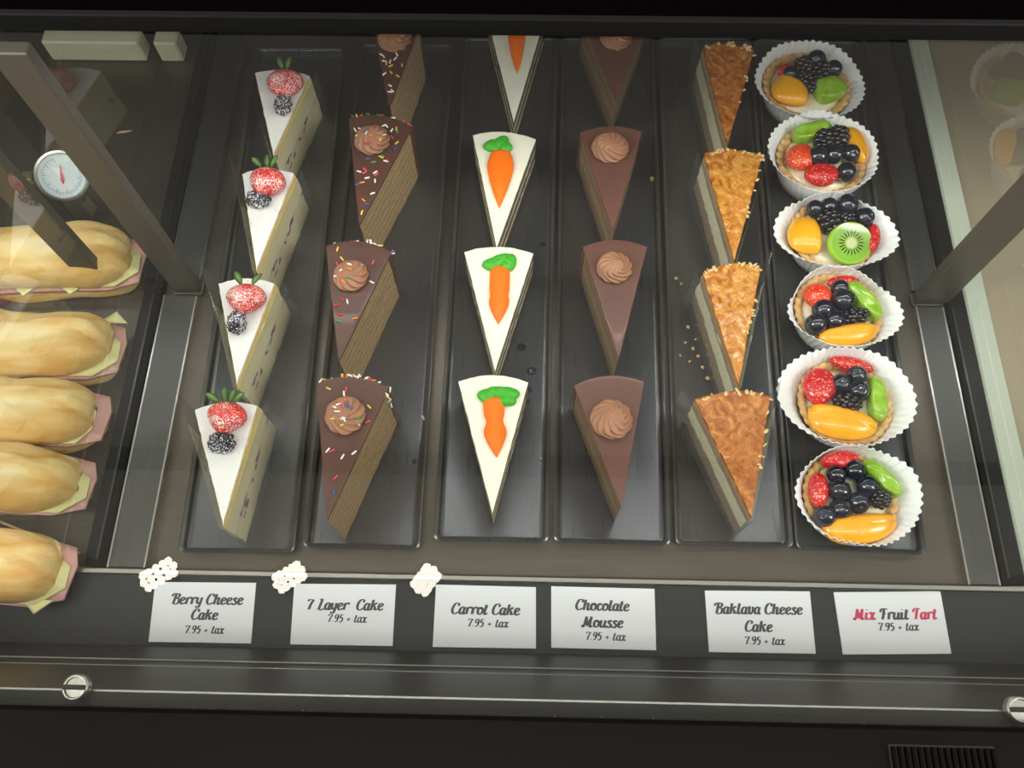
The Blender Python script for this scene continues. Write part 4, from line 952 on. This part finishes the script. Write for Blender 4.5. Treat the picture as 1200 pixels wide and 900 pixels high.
# ------------------------------------------------------------------ dial thermometer
M['dial'] = mottled('dial_face', [(0.3, srgb(206, 216, 222)), (0.7, srgb(226, 232, 236))], 30, 0.5)
M['blue_ink'] = solid('dial_blue', srgb(70, 110, 170), 0.5, bs=100, bst=0.02)
tp = at(72, 206, 0.085)
th = empty('dial_thermometer', (tp.x, tp.y, 0)); tag(th, 'small round steel dial thermometer with white face behind the left glass', 'thermometer')
TM = Matrix.Rotation(R(30), 3, 'X'); TMy = Matrix.Rotation(R(44), 3, 'Y') @ TM
def disc(prof, n=40):
    mb = MB(); mb.lathe(prof, n); mb.v = [tuple(TMy @ Vector(v) + Vector((0, 0, 0.085))) for v in mb.v]; return mb
r_ = 0.0215
disc([(0.001, -0.012), (r_ * .9, -0.012), (r_, -0.009), (r_ * 1.08, 0.0), (r_ * 1.08, 0.004), (r_ * .98, 0.0045), (r_ * .92, 0.001), (0.001, 0.001)]).build('dial_case', M['edge'], th, True, auto=40)
df = disc([(0.0005, 0.0012), (r_ * .93, 0.0012), (r_ * .93, 0.0018), (0.0005, 0.0018)]).build('dial_face', M['dial'], th, False)
tk = MB()
for i in range(40):
    a = R(-225 + i * 270 / 39); L0 = .70 if i % 5 else .60
    b = MB().box(L0 * r_, .80 * r_, -0.00022, 0.00022, 0.0019, 0.0021)
    tk.add([tuple(TMy @ (Matrix.Rotation(a, 3, 'Z') @ Vector(v)) + Vector((0, 0, 0.085))) for v in b.v], b.f)
tk.build('scale_marks', M['blue_ink'], df, False)
nb = MB().add([(0.0, -.004, .0024), (-.0014, 0, .0024), (0, .015, .0024), (.0014, 0, .0024), (0, -.004, .003), (-.0014, 0, .003), (0, .015, .003), (.0014, 0, .003)], [(3, 2, 1, 0), (4, 5, 6, 7), (0, 1, 5, 4), (1, 2, 6, 5), (2, 3, 7, 6), (3, 0, 4, 7)])
nb.v = [tuple(TMy @ (Matrix.Rotation(R(28), 3, 'Z') @ Vector((v[0] * 1.2, v[1] - .004, v[2]))) + Vector((0, 0, 0.085))) for v in nb.v]
nb.build('needle', M['red_ink'], df, False)
MB().box(-0.062, -0.020, -0.004, 0.0, 0.0, 0.080, 0.0015).build('bracket', M['strip'], th, True, auto=30)
MB().box(-0.05, -0.012, -0.003, 0.003, 0.076, 0.083, 0.001).build('bracket_arm', M['strip'], th, True, auto=30)
MB().box(-0.036, -0.026, -0.007, 0.003, 0.080, 0.088, 0.001).build('clip', solid('clip_brass', srgb(150, 140, 110), 0.35, 0.8, bs=50, bst=0.02), th, True, auto=30)

# ------------------------------------------------------------------ droplets, crumbs, a stray sprinkle
M['water'] = thin_glass('water_drop', 1.5, (0.75, 0.77, 0.8, 1), 0.03)
for (px, py, r) in ((611, 407, 5.5), (623, 435, 6), (636, 287, 4), (620, 457, 4), (619, 470, 2.8), (486, 541, 3.5)):
    p = at(px, py, TZ); q = r * mpp(px, py, TZ)
    mb = MB(); mb.ellip((0, 0, 0), (q, q * .9, q * .45), 20, 10, None, lambda v, u, t: Vector((v.x, v.y, max(v.z, 0))))
    d = mb.build('water_droplet', M['water'], None, True, loc=(p.x, p.y, TZ + 0.0002)); tag(d, 'clear water droplet on the black tray floor beside the cake slices', 'water droplet', 'water droplets on the trays')
M['crumb'] = mottled('crumb', [(0.3, srgb(190, 150, 96)), (0.7, srgb(224, 196, 140))], 200, 0.8)
rnd = random.Random(5)
for (px, py, r) in ((764, 211, 3.5), (792, 327, 2.5), (798, 333, 1.8), (806, 384, 2.6), (803, 402, 2), (812, 409, 2.4), (818, 418, 2.2), (808, 424, 1.8), (823, 431, 2.4), (829, 444, 3), (797, 417, 1.6), (815, 398, 1.6), (520, 533, 2), (634, 538, 1.8)):
    p = at(px, py, TZ); q = r * mpp(px, py, TZ); sd = rnd.random() * 9
    mb = MB(); mb.ellip((0, 0, q * .6), (q, q * .8, q * .65), 12, 8, Matrix.Rotation(sd, 3, 'Z'), lambda v, u, t: v * (1 + .35 * noise.noise(v * 1.7 + Vector((sd, 0, 0)))))
    d = mb.build('pastry_crumb', M['crumb'], None, True, loc=(p.x, p.y, TZ - 0.0001)); tag(d, 'tiny pale pastry crumb fallen on a black tray between cake slices', 'crumb', 'pastry crumbs on the trays')
p = at(496, 490, TZ); s = bpy.data.objects.new('loose_sprinkle', cap_src[0]); col.objects.link(s); s.location = (p.x, p.y, TZ + 0.0008); s.rotation_euler = (0, 0, R(25))
tag(s, 'single white sprinkle lying loose on the black tray beside the front seven layer slice', 'sprinkle')
p = at(146, 157, 0.0); mb = MB(); mb.tube([(-.008, 0, .0014), (-.003, .001, .0018), (.003, .002, .0016), (.008, .004, .0013)], [.0008, .0014, .0012, .0006], 8)
tag(mb.build('bread_crumb', M['crumb'], None, True, loc=(p.x, p.y, 0)), 'long golden bread crumb lying on the deck behind the left glass', 'crumb')
